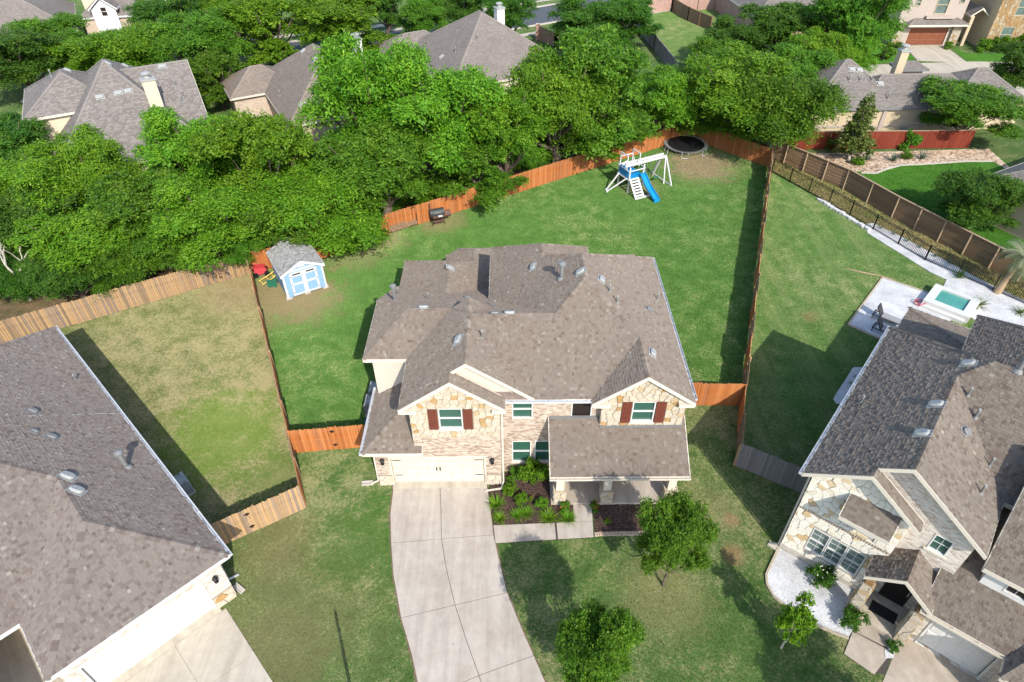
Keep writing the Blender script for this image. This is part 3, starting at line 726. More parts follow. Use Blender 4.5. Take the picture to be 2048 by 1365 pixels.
sheet('cul_de_sac', [g2(1640, 152), g2(1700, 147), g2(1995, 205), g2(2120, 215), g2(2120, 128), g2(1985, 122), g2(1890, 125), g2(1740, 130), g2(1660, 138)], .003, M['concrete_ln'])
sheet('townhouse_lawn', [g2(1725, 125), g2(1740, 92), g2(1810, 103), g2(1835, 119), g2(1745, 128)], .004, M['lawn_lush'])
sheet('townhouse_lawn', [g2(1900, 92), g2(1935, 108), g2(2060, 108), g2(2060, 126), g2(1980, 124), g2(1935, 123)], .004, M['lawn_lush'])
slab('townhouse_driveway', [g2(1808, 92), g2(1886, 90), g2(1935, 126), g2(1835, 122)], .02, M['concrete_ln'], kind='structure')

# --- driveway slabs with dark joints
def lerp(a, b, t): return (a[0]+(b[0]-a[0])*t, a[1]+(b[1]-a[1])*t)
ST = [((788, 969), (880, 969), (973, 967), 1), ((781, 1030), (882, 1025), (981, 1020), 0), ((782.6, 1087), (883, 1079), (986.5, 1070.5), 1), ((787, 1150), (893, 1140), (999, 1125), 0),
      ((802.6, 1236.8), (910, 1211), (1014, 1186.5), 1), ((824, 1310), (934, 1285), (1042, 1255), 0), ((843, 1400), (958, 1352), (1067, 1312), 1), ((868, 1500), (990, 1450), (1105, 1400), 0), ((905, 1640), (1030, 1570), (1150, 1500), 1)]
ST = [tuple(g2(*q) for q in s[:3])+(s[3],) for s in ST]
drv = sheet('driveway', [s[0] for s in ST]+[s[2] for s in ST[::-1]], .012, M['sealant'])
js = [i for i, s in enumerate(ST) if s[3]]
for a, b in zip(js, js[1:]):
    for side in (0, 1):
        L = []; Rr = []
        for i in range(a, b+1):
            s = ST[i]; p, q = (s[0], s[1]) if side == 0 else (s[1], s[2]); w = math.dist(p, q); e = .012/w
            if i == a: p, q = lerp(p, ST[i+1][side], .012/math.dist(p, ST[i+1][side])), lerp(q, ST[i+1][side+1], .012/math.dist(q, ST[i+1][side+1]))
            if i == b: p, q = lerp(p, ST[i-1][side], .012/math.dist(p, ST[i-1][side])), lerp(q, ST[i-1][side+1], .012/math.dist(q, ST[i-1][side+1]))
            L.append(lerp(p, q, e if side else 0)); Rr.append(lerp(q, p, e if not side else 0))
        slab('slab', L+Rr[::-1], .03, M['concrete'], drv, z0=.0)
for sd_ in (0, 2):
    mb = MB(); rs = random.Random(sd_)
    for a, b in zip(ST, ST[1:]):
        for k in range(8):
            p, q = lerp(a[sd_], b[sd_], k/8), lerp(a[sd_], b[sd_], (k+1)/8); s_ = -1 if sd_ == 0 else 1; w0, w1 = (.02+rs.random()*.1 for _ in range(2))
            mb.face([(p[0], p[1], .002), (q[0], q[1], .002), (q[0]+s_*w1, q[1], .002), (p[0]+s_*w0, p[1], .002)])
    mb.build('soil_edge', M['bare_soil'], None, kind='structure')
# garage apron lip, front walk, porch walk
wk = sheet('front_walk', [g2(985, 1050), g2(1148, 1045), g2(1147, 1008), g2(1184, 1008), g2(1188, 1076), g2(990, 1088)], .006, M['sealant'])
slab('slab', [g2(987, 1052), g2(1109, 1047), g2(1112, 1079), g2(991, 1087)], .04, M['concrete'], wk)
slab('slab', [g2(1113, 1047), g2(1147, 1045), g2(1185, 1044), g2(1187, 1075), g2(1116, 1079)], .04, M['concrete'], wk)
slab('slab', [g2(1146, 1010), g2(1183, 1009), g2(1185, 1043), g2(1148, 1044)], .05, M['concrete'], wk)
sheet('mulch_bed', [g2(976, 978), (-.5, 22.2), (2.2, 22.2), g2(1148, 1009), g2(1148, 1044), g2(986, 1051)], .012, M['mulch'])
sheet('mulch_bed', [g2(1185, 1011), (8.2, 20.2), (8.0, 18.3), g2(1190, 1068)], .012, M['mulch'])
be = thing('brick_edging', 'soldier course brick edging in front of the mulch bed right of the walk', 'edging', (*g2(1189, 1073), 0))
rg = random.Random(4); bm_ = MB().box(-.05, .05, -.1, .1, 0, .09).mesh('brick', M['brick_tan'])
for k in range(32): add('brick', bm_, be, (.06+k*.115, .09+rg.uniform(-.01, .01)+k*.002, rg.uniform(-.01, .012)), (0, 0, rg.uniform(-.06, .06)))

# ================================================================== MAIN HOUSE
HM = thing('brick_house', 'two storey brick and stone house with brown shingle roof and cream garage door', 'house', (0, 21.5, 0))
Y = lambda y: y-21.5
S = .72; E = (S, 5.9); LO = 2.87
B_M = rect(-1.3, 8.72, Y(21.95), Y(34.1), E, E, E, E, gut=((0, .95, 5.25), 1))
B_F = rect(-5.4, 2.4, Y(21.95), Y(35.4), E, None, (.55, 2.9), E)
B_L = rect(-7.66, -1.6, Y(24.9), Y(35.4), E, None, (.55, 2.9), E)
B_G2 = rect(-5.4, 1.1, Y(21.98), Y(27), None, E, None, E)
B_G1 = rect(-5.4, -.36, Y(21.3), Y(22.1), None, E, None, E)
B_R = rect(3.8, 8.72, Y(21.62), Y(27), None, E, None, E)
B_RB = rect(-1.3, 4.8, Y(28), Y(35.35), None, E, E, E)
B_K = rect(3.5, 7.66, Y(32.75), Y(34.45), None, E, (.55, 5.9), None)
B_W = rect(-7.43, -.4, Y(29.5), Y(38.42), None, (.6, 2.9), (.62, 2.9), (.6, 2.9))
B_B = Block([(-4.58, Y(34)), (-.42, Y(34)), (-.42, Y(40)), (-3.75, Y(39.98)), (-4.58, Y(39.05))], [None, (.6, 2.9), (.6, 2.9), (.6, 2.9), (.6, 2.9)])
B_A = rect(-7.56, -4.55, Y(21.2), Y(25.9), (.62, LO), None, None, (.62, LO), gut=(3,))
B_P = rect(1.8, 8.55, Y(19.68), Y(22.25), (.58, LO), None, None, None, gut=(0,))
up_blocks = [B_M, B_F, B_L, B_G2, B_G1, B_R, B_RB, B_K, B_W, B_B]
B_MAIN = up_blocks+[B_A, B_P]
RM = roof(HM, up_blocks, M['sh_main'], M['cream'], M['galv'], seed=3)
RA = roof(HM, [B_A], M['sh_main'], M['cream'], M['galv'], seed=5, big=False, name='garage_roof')
RP = roof(HM, [B_P], M['sh_main'], M['cream'], M['cream'], seed=6, big=False, name='porch_roof')
# flashing strips where the low roofs meet the walls
fl = MB(); fl.bar((4.3, Y(21.8), 4.15), (8.36, Y(21.8), 4.15), .2, .03); fl.bar((1.85, Y(22.2), 4.37), (4.3, Y(22.2), 4.37), .2, .03); fl.build('flashing', M['greymetal'], HM)

def rectp(L, z0, z1): return [(0, z0), (L, z0), (L, z1), (0, z1)]
# front garage wall + stone gable
f1 = WF((-7.06, Y(21.52)), (-.6, Y(21.52)))
wall(HM, f1, [(0, 0), (6.46, 0), (6.46, 3.72), (2.11, 3.72), (2.11, 2.95), (0, 2.95)], M['brick_main'], [(.76, 5.6, -.02+.03, 2.16)])
f2 = WF((-4.95, Y(21.52)), (-.6, Y(21.52)))
gx = -2.88+4.95; gab = [(0, 3.72), (4.35, 3.72), (4.35, 5.75), (gx+.05, 7.45), (gx-.05, 7.45), (0, 5.8)]
w1h = (1.39, 2.54, 4.36, 5.78)
ws = wall(HM, f2, gab, M['mortar'], [w1h], .2, 'stone_wall')
gp1 = [(0, 3.76), (4.35, 3.76), (4.35, 5.8), (gx, 7.42), (0, 5.8)]
stones(ws, f2, gp1, 11, [(w1h[0]-.02, w1h[1]+.02, w1h[2]-.13, w1h[3]+.1), (.88, 1.37, 4.35, 5.78), (2.56, 3.05, 4.35, 5.78)], .33)
window(HM, f2, *w1h, sill='cream')
sol = MB(); f2.box(sol, w1h[0]-.05, w1h[1]+.05, w1h[3]+.005, w1h[3]+.13, 0, .03); sol.build('lintel', M['brick_tan'], HM)
bc = MB(); f2.box(bc, 0, 4.35, 3.66, 3.76, 0, .035); bc.build('brick_course', M['brick_main'], HM)
def shutter(wf, u0, u1, z0, z1):
    mb = MB(); n = 4
    for k in range(n): a = u0+(u1-u0)*k/n; wf.box(mb, a+.004, a+(u1-u0)/n-.004, z0, z1, .05, .075)
    for zz in (z0+.18, z1-.28): wf.box(mb, u0, u1, zz, zz+.1, .075, .095)
    return mb.build('shutter', M['shutter'], HM)
shutter(f2, .9, 1.35, 4.36, 5.76); shutter(f2, 2.58, 3.03, 4.36, 5.76)
# eave returns of both gables (the small cream boxes with a shingled top)
def ret(x0, x1, y0, y1):
    mb = MB(); mb.box(x0, x1, y0, y1, 5.62, 5.8); mb.build('eave_return', M['cream'], HM)
ret(-5.42, -4.55, Y(21.28), Y(21.52)); ret(-.98, -.34, Y(21.28), Y(21.52)); ret(3.85, 4.7, Y(21.6), Y(22.0)); ret(7.95, 8.7, Y(21.6), Y(22.0))
# G2 gable wall (cream) and stub below
f3 = WF((-5.0, Y(22.27)), (.75, Y(22.27)))
wall(HM, f3, [(0, 5.7), (5.75, 5.7), (5.75, 5.85), (2.85, 8.0), (0, 5.9)], M['stucco'], (), .15, 'gable_wall')
# middle brick wall
f4 = WF((-.6, Y(22.3)), (4.3, Y(22.3)))
mh = [(.58, 1.6, 4.2, 5.5), (3.5, 4.52, 4.2, 5.5), (.56, 1.56, .8, 2.5), (1.74, 2.74, .8, 2.5)]
wall(HM, f4, rectp(4.9, 0, 5.85), M['brick_main'], mh)
window(HM, f4, *mh[0], sill='brick_tan'); window(HM, f4, *mh[1], glass='glass_dark', mid=False, sill='brick_tan')
window(HM, f4, *mh[2], sill='brick_tan'); window(HM, f4, *mh[3], sill='brick_tan')
# right stone gable over the porch
f5 = WF((4.3, Y(21.88)), (8.36, Y(21.88)))
rx = 6.26-4.3; w5 = (1.5, 2.6, 4.38, 5.78)
wr = wall(HM, f5, [(0, 0), (4.06, 0), (4.06, 5.75), (rx+.05, 7.3), (rx-.05, 7.3), (0, 5.75)], M['mortar'], [w5, (.3, 1.3, .15, 2.3), (2.0, 3.5, .8, 2.3)], .2, 'stone_wall')
stones(wr, f5, [(0, 4.14), (4.06, 4.14), (4.06, 5.75), (rx, 7.28), (0, 5.75)], 23, [(w5[0]-.02, w5[1]+.02, w5[2]-.13, w5[3]+.1), (.98, 1.48, 4.32, 5.82), (2.62, 3.12, 4.32, 5.82)], .33)
window(HM, f5, *w5, sill='cream'); shutter(f5, 1.0, 1.46, 4.36, 5.8); shutter(f5, 2.64, 3.1, 4.36, 5.8)
sol = MB(); f5.box(sol, w5[0]-.05, w5[1]+.05, w5[3]+.005, w5[3]+.13, 0, .03); sol.build('lintel', M['brick_tan'], HM)
window(HM, f5, 2.0, 3.5, .8, 2.3, sill='brick_tan')
dm = MB(); f5.box(dm, .3, 1.3, .15, 2.3, -.16, -.1); dr = dm.build('door', M['wood_garage'], HM)
hd = MB(); f5.box(hd, 1.16, 1.2, 1.0, 1.25, -.1, -.04); hd.build('handle', M['iron'], dr)
# porch side of the brick (right part of the ground floor under the porch is faced with brick)
# other walls of the shell
def shell(p0, p1, z0, z1, mat='stucco', holes=(), name='wall'):
    wf = WF(p0, p1); return wf, wall(HM, wf, rectp(wf.L, z0, z1), M[mat], holes, .2, name)
shell((8.36, Y(21.88)), (8.36, Y(33.75)), 0, 5.85, 'brick_main')
shell((8.36, Y(33.75)), (4.45, Y(33.75)), 0, 5.85)
shell((4.45, Y(33.75)), (4.45, Y(35.0)), 0, 5.85); shell((4.45, Y(35.0)), (-.95, Y(35.0)), 0, 5.85); shell((-.95, Y(35.0)), (-.95, Y(28)), 0, 5.85); shell((-.95, Y(35.05)), (-.95, Y(39.62)), 0, 2.85)
shell((-.95, Y(39.62)), (-3.7, Y(39.62)), 0, 2.85); shell((-3.7, Y(39.62)), (-4.2, Y(39.0)), 0, 2.85); shell((-4.2, Y(39.0)), (-4.2, Y(38.05)), 0, 2.85); shell((-4.2, Y(38.05)), (-7.06, Y(38.05)), 0, 2.85)
wl = WF((-7.06, Y(38.05)), (-7.06, Y(21.52)))
wall(HM, wl, [(0, 0), (16.53, 0), (16.53, 2.8), (12.6, 2.8), (12.6, 5.8), (8.3, 5.8), (2.65, 2.8), (0, 2.8)], M['brick_main'])
fw, _ = shell((-7.3, Y(25.25)), (-4.9, Y(25.25)), 2.6, 5.8); shell((-4.95, Y(25.25)), (-4.95, Y(21.52)), 2.6, 5.8); shell((-.6, Y(21.52)), (-.6, Y(22.3)), 0, 5.8, 'brick_main'); shell((4.3, Y(22.3)), (4.3, Y(21.88)), 0, 5.8, 'brick_main')
shell((-7.3, Y(29.4)), (-7.3, Y(25.25)), 2.6, 5.8)
# stone base of the garage piers
sb1 = MB(); f1.box(sb1, 0, .74, 0, .78, 0, .05); pier1 = sb1.build('stone_base', M['mortar'], HM); stones(pier1, f1, [(0, 0), (.74, 0), (.74, .76), (0, .76)], 31, (), .4, .05, lambda r: r.uniform(.1, .5))
sb1 = MB(); f1.box(sb1, 5.62, 6.46, 0, .78, 0, .05); pier2 = sb1.build('stone_base', M['mortar'], HM); stones(pier2, f1, [(5.62, 0), (6.46, 0), (6.46, .76), (5.62, .76)], 37, (), .42, .05, lambda r: r.uniform(.1, .8))
# garage door: four rows of pressed panels, strap hinges, two pulls
def garage_door(house, wf, u0, u1, z0, z1, mat, rows=4, cols=8, hinges=True, depth=.1):
    mb = MB(); wf.box(mb, u0, u1, z0, z1, -depth-.05, -depth); d = mb.build('garage_door', M[mat], house)
    rh = (z1-z0)/rows; cw = (u1-u0)/cols; p = MB(); x0 = wf.p(0, 0)
    for i in range(rows):
        for j in range(cols):
            a = u0+j*cw+.035; b = u0+(j+1)*cw-.035; c = z0+i*rh+.05; e = z0+(i+1)*rh-.05
            q = MB(); q.hexa([wf.p(a, c, -depth), wf.p(b, c, -depth), wf.p(b, e, -depth), wf.p(a, e, -depth), wf.p(a+.04, c+.04, -depth+.02), wf.p(b-.04, c+.04, -depth+.02), wf.p(b-.04, e-.04, -depth+.02), wf.p(a+.04, e-.04, -depth+.02)]); q.build('panel', M[mat], d)
    fr = MB(); wf.box(fr, u0-.09, u0, z0, z1+.09, -.03, .03); wf.box(fr, u1, u1+.09, z0, z1+.09, -.03, .03); wf.box(fr, u0, u1, z1, z1+.09, -.03, .03); fr.build('door_trim', M['white' if mat == 'door_white' else 'cream'], house)
    if hinges:
        um = (u0+u1)/2
        for uu, s in ((u0+.08, 1), (u1-.08, -1)):
            for zz in (z0+.62, z1-.28):
                h = MB(); a, b = sorted((uu, uu+s*.42)); wf.box(h, a, b, zz-.022, zz+.022, -depth+.02, -depth+.035); h.build('strap_hinge', M['iron'], d)
        for s in (-1, 1): h = MB(); wf.box(h, um+s*.09-.025, um+s*.09+.025, z0+1.0, z0+1.26, -depth+.02, -depth+.07); h.build('handle', M['iron'], d)
    return d
garage_door(HM, f1, .78, 5.58, .03, 2.14, 'door_cream')
sl = MB(); f1.box(sl, .7, 5.66, -.1, .05, -.15, .32); sl.build('garage_sill', M['concrete_ln'], HM)
wall_lamp(HM, f1, .38, 2.0); wall_lamp(HM, f1, 6.0, 2.0)
downspout(HM, [(-.5, Y(21.42), 5.6), (-.5, Y(21.42), .25), (-.62, Y(21.1), .1), (-1.45, Y(20.98), .07)], M['cream'])
downspout(HM, [(-7.14, Y(21.7), 2.7), (-7.14, Y(21.6), .2), (-7.5, Y(21.5), .08)], M['cream'])
splash_block(-7.75, 21.55, .1, 'small concrete splash block at the left corner of the brick house beside the garage')
# porch: slab, columns on stone piers, beam
ps = MB(); ps.box(1.95, 8.4, Y(20.12), Y(22.3), 0, .16); ps.build('porch_floor', M['concrete'], HM)
for cx in (2.38, 4.78, 8.02):
    cy = Y(20.42); c = MB(); c.box(cx-.2, cx+.2, cy-.2, cy+.2, 1.08, 2.62); col = c.build('column', M['cream'], HM)
    c = MB(); c.box(cx-.27, cx+.27, cy-.27, cy+.27, .0, 1.0); pr = c.build('pier', M['mortar'], col)
    c = MB(); c.box(cx-.34, cx+.34, cy-.34, cy+.34, 1.0, 1.08); c.build('pier_cap', M['stone'], col)
    for q, (a, b) in enumerate((((cx-.27, cy-.27), (cx+.27, cy-.27)), ((cx+.27, cy-.27), (cx+.27, cy+.27)), ((cx-.27, cy+.27), (cx-.27, cy-.27)))):
        wf = WF(a, b); stones(col, wf, [(-.03, 0), (.57, 0), (.57, 1.0), (-.03, 1.0)], int(cx*10)+q, (), .3)
bm = MB(); bm.box(1.95, 8.4, Y(20.25), Y(20.6), 2.56, 2.74); bm.build('porch_beam', M['cream'], HM)
# attic vents and pipes, at their photo places on the roof surface
for (px, py, yw, s) in ((917, 681, 1.2, 1.), (847, 617, 0, 1.), (900, 537, 0, .9), (1019, 628.5, 0, 1.), (1067, 535, 1.3, .95), (1162, 545, 0, .95), (1202, 560, 1.3, 1.), (1304, 707, 1.3, 1.)):
    p, n = on_roof(HM, B_MAIN, px, py); vent_box(RM, p, n, yw, s*.88)
for (px, py, s) in ((935, 596, .6), (989, 629, .7), (1298, 620, .65)):
    p, n = on_roof(HM, B_MAIN, px, py); vent_box(RM, p, n, 0, s, 'greymetal')
for (px, py, h, r, cap) in ((790, 601, .9, .09, True), (797, 589, .5, .04, False), (857, 599, .45, .04, False), (990, 615, .45, .04, False), (964, 676, .45, .04, False), (1123, 557, .8, .1, True), (1219, 584, .45, .045, False), (1234, 606, .45, .05, False), (1315, 600, .45, .045, False)):
    p, n = on_roof(HM, B_MAIN, px, py); vent_pipe(RM, p, h, r, cap)

# ================================================================== LEFT NEIGHBOUR
ux, uy = .705, .709
HL = thing('single_storey_house', 'single storey house with grey brown shingle roof and white garage door beside the dry lawn', 'house', (-12.4, 15.6, 0), math.atan2(.709, .705))
e = (.71, 2.9)
L_W = rect(-7.34, 0, 0, 12, e, e, None, e, gut=((1, 0, 3.1),)); L_M = rect(-17, 0, 3.15, 22.4, e, e, e, e, gut=(1,))
L_V = rect(-17, -9.5, -1.6, 12, e, e, None, e, gut=(1,))
L_B = [L_W, L_M, L_V]
RL = roof(HL, L_B, M['sh_ln'], M['white'], M['galv'], seed=8)
fg = WF((-7.0, .12), (-.45, .12))
wall(HL, fg, rectp(6.55, 0, 2.85), M['brick_rn'], [(.55, 5.6, .01, 2.16)])
garage_door(HL, fg, .62, 5.52, .02, 2.14, 'door_white', 4, 8, False)
sl = MB(); fg.box(sl, .5, 5.7, -.1, .04, -.15, .3); sl.build('garage_sill', M['concrete_ln'], HL)
sb1 = MB(); fg.box(sb1, 5.62, 6.55, 0, .8, 0, .06); pb = sb1.build('stone_base', M['mortar'], HL); stones(pb, fg, [(5.62, 0), (6.55, 0), (6.55, .8), (5.62, .8)], 51, (), .4, .06)
wall_lamp(HL, fg, 6.1, 2.0)
for p0, p1 in (((-.45, .12), (-.45, 22)), ((-.45, 22), (-16.6, 22)), ((-16.6, 22), (-16.6, 3.6)), ((-16.6, 5.4), (-7.0, 5.4)), ((-7.0, 5.4), (-7.0, .12)), ((-9.9, -1.2), (-9.9, 5.4)), ((-16.6, -1.2), (-9.9, -1.2))):
    wf = WF(p0, p1); wall(HL, wf, rectp(wf.L, 0, 2.85), M['brick_rn'])
pf = MB(); pf.box(-12.5, -7.0, 1.6, 5.4, 0, .12); pf.build('porch_floor', M['concrete_ln'], HL)
dd = MB(); dd.box(-10.2, -9.2, 5.3, 5.42, .12, 2.25); dd.build('front_door', M['door_black'], HL)
for (px, py, yw, s, mt) in ((135, 955, 0, 1., 'alu'), (153, 983, 0, 1., 'alu'), (66, 823, 0, .75, 'greymetal'), (104, 875, 0, .75, 'greymetal'), (70, 863, 0, .5, 'greymetal')):
    p, n = on_roof(HL, L_B, px, py); vent_box(RL, p, n, yw-.78, s, mt)
for (px, py, h, r, cap) in ((254, 935, .95, .1, True), (152, 760, .4, .04, False)):
    p, n = on_roof(HL, L_B, px, py); vent_pipe(RL, p, h, r, cap)
dsp = downspout(HL, [(-.05, 1.2, 2.8), (-.38, .9, 2.6), (-.38, .9, .2), (.1, .9, .06)], M['galv'])
splash_block(*g2(478, 1178), -.6, 'concrete splash block at the corner of the single storey house')
ld = sheet('neighbour_driveway', [g2(238, 1374), g2(452, 1217), g2(600, 1450), g2(350, 1560)], .006, M['sealant'])
a1, a2, a3, a4 = g2(238, 1374), g2(452, 1217), g2(600, 1450), g2(350, 1560)
mA, mB = lerp(a1, a2, .5), lerp(a4, a3, .5); jA, jB, jm = lerp(a1, a4, .5), lerp(a2, a3, .42), None
jm = lerp(jA, jB, .5)
for q in ([a1, mA, jm, jA], [mA, a2, jB, jm], [jA, jm, mB, a4], [jm, jB, a3, mB]):
    cx = sum(p[0] for p in q)/4; cy = sum(p[1] for p in q)/4
    slab('slab', [lerp(p, (cx, cy), .004) for p in q], .03, M['concrete_ln'], ld, z0=0)

# ================================================================== RIGHT NEIGHBOUR
HR = thing('stone_house', 'two storey white stone house with taupe shingle roof and gabled entry by the gravel bed', 'house', (12.4, 17.5, 0), math.atan2(-.64, .77))
e = (.72, 5.9); el = (.8, 2.9)
R_M = rect(0, 15, 3.7, 12.6, e, None, e, e, gut=(3,)); R_G2 = rect(0, 6.9, .5, 9, None, e, None, e, gut=((3, 5.34, 8.36),)); R_G1 = rect(0, 4.66, -.02, .6, None, e, None, e, gut=(3,))
R_D = rect(7.15, 16, .8, 9.5, (.72, 4.95), None, (.72, 4.95), None); R_3 = rect(3.4, 14, 7, 16.7, None, None, e, e)
R_GUT = rect(0, 1, .5, 3.7, None, None, None, e, gut=(3,))
RR = roof(HR, [R_M, R_G2, R_G1, R_3, R_D], M['sh_rn'], M['cream'], M['galv'], seed=12)
R_LB = rect(.1, 6.5, 10.5, 20.1, None, None, (.3, 2.8), (.3, 2.8)); R_PO = rect(3.82, 6.42, -.85, 1.3, None, el, None, el); R_GA = rect(6.1, 16, -.75, 4.6, (.5, 2.75), None, None, None, gut=(0,))
R_GB = rect(9.1, 16, -1.75, -.2, (.5, 2.75), None, None, (.9, 2.75))
R_LOW = [R_LB, R_PO, R_GA, R_GB]
RR2 = roof(HR, R_LOW, M['sh_rn'], M['cream'], M['cream'], seed=14, big=False, name='lower_roof')
R_B = [R_M, R_G2, R_G1, R_3, R_D]+R_LOW
fa = WF((.36, .48), (4.3, .48)); gh = 2.33-.36
hA = (.95, 3.3, .85, 2.5); hB = (2.05, 3.15, 3.75, 4.9)
wA = wall(HR, fa, [(0, 0), (3.94, 0), (3.94, 5.75), (gh, 7.35), (0, 5.8)], M['mortar_pale'], [hA, hB], .2, 'stone_wall')
stones(wA, fa, [(0, .35), (3.94, .35), (3.94, 5.75), (gh, 7.3), (0, 5.8)], 61, [(hA[0]-.03, hA[1]+.03, hA[2]-.14, hA[3]+.16), (hB[0]-.03, hB[1]+.03, hB[2]-.1, hB[3]+.3), (-1, 9, 3.28, 3.44)], .36, tones=lambda r: r.uniform(.12, .6) if r.random() < .84 else r.uniform(.66, .85), mt='stone_white', inset=.009)
ft = MB(); fa.box(ft, -.02, 3.96, 0, .33, 0, .06); ft.build('footing', M['kerb'], HR)
# dentil course of small bricks
dn = MB(); u = 0.02
while u < 3.9: fa.box(dn, u, u+.06, 3.32, 3.4, 0, .06); u += .115
dn.build('dentil_course', M['brick_tan'], HR, kind='stuff')
for k in range(3):
    a = hA[0]+(hA[1]-hA[0])*k/3; window(HR, fa, a+.01, a+(hA[1]-hA[0])/3-.01, hA[2], hA[3], 'glass_blind', grid=(2, 4))
window(HR, fa, *hB, glass='glass', mid=False)
# shed awning above the upper window
aw = Block([(1.95, -.35), (3.95, -.35), (3.95, .48), (1.95, .48)], [(.95, 4.95), None, None, None])
roof(HR, [aw], M['sh_rn'], M['cream'], seed=15, big=False, name='window_awning')
fb = WF((4.3, .95), (6.55, .95)); hC = (.95, 1.65, 4.3, 5.3)
wB = wall(HR, fb, [(-4, 5.2), (-4, 5.75), (-.82, 8.2), (2.25, 5.85), (2.25, 0), (0, 0), (0, 5.2)][::-1], M['brick_rn'], [hC]); window(HR, fb, *hC, grid=(2, 2), mid=False, sill='cream')
for p0, p1, z0, z1, mt in (((.36, 12.2), (.36, .48), 0, 5.8, 'brick_rn'), ((4.3, .48), (4.3, .95), 0, 5.8, 'stucco'), ((6.55, .95), (6.55, 6), 2.5, 5.8, 'brick_rn'), ((10, 12.2), (.36, 12.2), 0, 5.8, 'stucco'), ((3.75, 16.3), (3.75, 12), 0, 5.8, 'stucco'), ((14, 16.3), (3.75, 16.3), 0, 5.8, 'stucco'), ((7.4, 7), (7.4, 1.15), 2.6, 5.0, 'white')):
    wf = WF(p0, p1); wall(HR, wf, rectp(wf.L, z0, z1), M[mt])
fd = WF((7.4, 1.15), (10.6, 1.15)); hD = (.75, 1.55, 3.9, 4.75)
wall(HR, fd, rectp(3.2, 3.3, 4.95), M['white'], [hD]); window(HR, fd, *hD, glass='glass_dark', grid=(2, 2), mid=False)
# lower back terrace roof supports
for x, y in ((.4, 19.7), (.4, 16), (6, 19.7)):
    c = MB(); c.box(x-.12, x+.12, y-.12, y+.12, 0, 2.75); c.build('terrace_post', M['cream'], HR)
# entry: wooden beams on stone piers, door, mat is a separate thing
for a in (3.98, 6.02):
    c = MB(); c.box(a-.02, a+.28, -.75, .9, 2.35, 2.6); c.build('entry_beam', M['wood_beam'], HR)
    c = MB(); c.box(a-.08, a+.34, -.78, -.35, 0, 2.35); pr = c.build('entry_pier', M['mortar'], HR)
    for q, (p0, p1) in enumerate((((a-.08, -.78), (a+.34, -.78)), ((a-.08, -.35), (a-.08, -.78)), ((a+.34, -.78), (a+.34, -.35)))):
        wf = WF(p0, p1); stones(pr, wf, [(0, 0), (wf.L, 0), (wf.L, 2.3), (0, 2.3)], 70+q+int(a*3), (), .34)
fe = WF((4.3, .93), (6.5, .93)); dm = MB(); fe.box(dm, .5, 1.55, .14, 2.3, 0, .06); d = dm.build('front_door', M['door_black'], HR)
hd = MB(); fe.box(hd, 1.42, 1.47, 1.0, 1.3, .06, .12); hd.build('handle', M['alu'], d)
pf = MB(); pf.box(3.9, 6.4, -.8, .95, 0, .13); pf.build('entry_floor', M['concrete_ln'], HR)
# garage fronts
fgr = WF((6.4, -.35), (9.4, -.35)); wall(HR, fgr, rectp(3.0, 0, 2.75), M['brick_rn'], [(.35, 2.75, .01, 2.16)])
garage_door(HR, fgr, .4, 2.7, .02, 2.14, 'door_white', 4, 4, False, .14)
wf = WF((9.4, -.35), (9.4, -1.4)); wall(HR, wf, rectp(wf.L, 0, 2.7), M['brick_rn'])
fg2 = WF((9.4, -1.4), (15, -1.4)); wall(HR, fg2, rectp(5.6, 0, 2.7), M['brick_rn'], [(.7, 5.4, .01, 2.16)]); garage_door(HR, fg2, .75, 5.35, .02, 2.14, 'door_white', 4, 6, False)
wall_lamp(HR, fg2, .33, 1.8)
wf = WF((6.4, .95), (6.4, -.35)); wall(HR, wf, rectp(wf.L, 0, 2.7), M['brick_rn'])
for (px, py, yw, s, mt) in ((1937, 729, 0, .95, 'alu'), (1873, 811, 0, .95, 'alu'), (1845, 869, 0, .95, 'alu'), (1931, 863, 1, .8, 'greymetal')):
    p, n = on_roof(HR, R_B, px, py); vent_box(RR, p, n, yw, s, mt)
for (px, py, h, r, cap) in ((1935, 792, .5, .045, False), (1950, 836, .5, .055, False), (1978, 932, .5, .045, False), (1961, 987, .5, .05, False), (2036, 742, .9, .1, True), (1722, 806, .45, .04, False)):
    p, n = on_roof(HR, R_B, px, py)
    if p is not None: vent_pipe(RR, p, h, r, cap)
downspout(HR, [(.02, .3, 5.75), (.28, .4, 5.5), (.28, .4, .2), (-.1, .3, .06)], M['greymetal'])
splash_block(*g2(1548, 1095), -.75, 'concrete splash block at the corner of the white stone house')
slab('gravel_bed', [g2(*q) for q in ((1558, 1096), (1533, 1150), (1535, 1168), (1548, 1190), (1575, 1213), (1620, 1242), (1665, 1262), (1697, 1274), (1724, 1232), (1716, 1185))], .03, M['gravel'], kind='structure')
ge = MB(); gpts = [gp(*q, .03) for q in ((1556, 1098), (1532, 1150), (1534, 1170), (1547, 1193), (1574, 1216), (1619, 1245), (1664, 1265), (1697, 1277))]
for a, b in zip(gpts, gpts[1:]): ge.bar(a, b, .1, .12)
ge.build('gravel_edging', M['stone'], label='curved tan stone edging round the white gravel bed', cat='edging')
rw = sheet('entry_walk', [g2(*q) for q in ((1686, 1308), (1718, 1222), (1800, 1268), (1770, 1350), (1740, 1345))], .006, M['sealant'])
slab('slab', [g2(*q) for q in ((1722, 1222), (1800, 1266), (1785, 1302), (1706, 1262))], .05, M['concrete_rn'], rw)
slab('slab', [g2(*q) for q in ((1705, 1264), (1783, 1305), (1748, 1350), (1688, 1308))], .04, M['concrete_rn'], rw)
rd = sheet('right_driveway', [g2(*q) for q in ((1806, 1268), (1950, 1352), (2120, 1450), (2000, 1700), (1690, 1600), (1765, 1365))], .008, M['concrete_rn'])
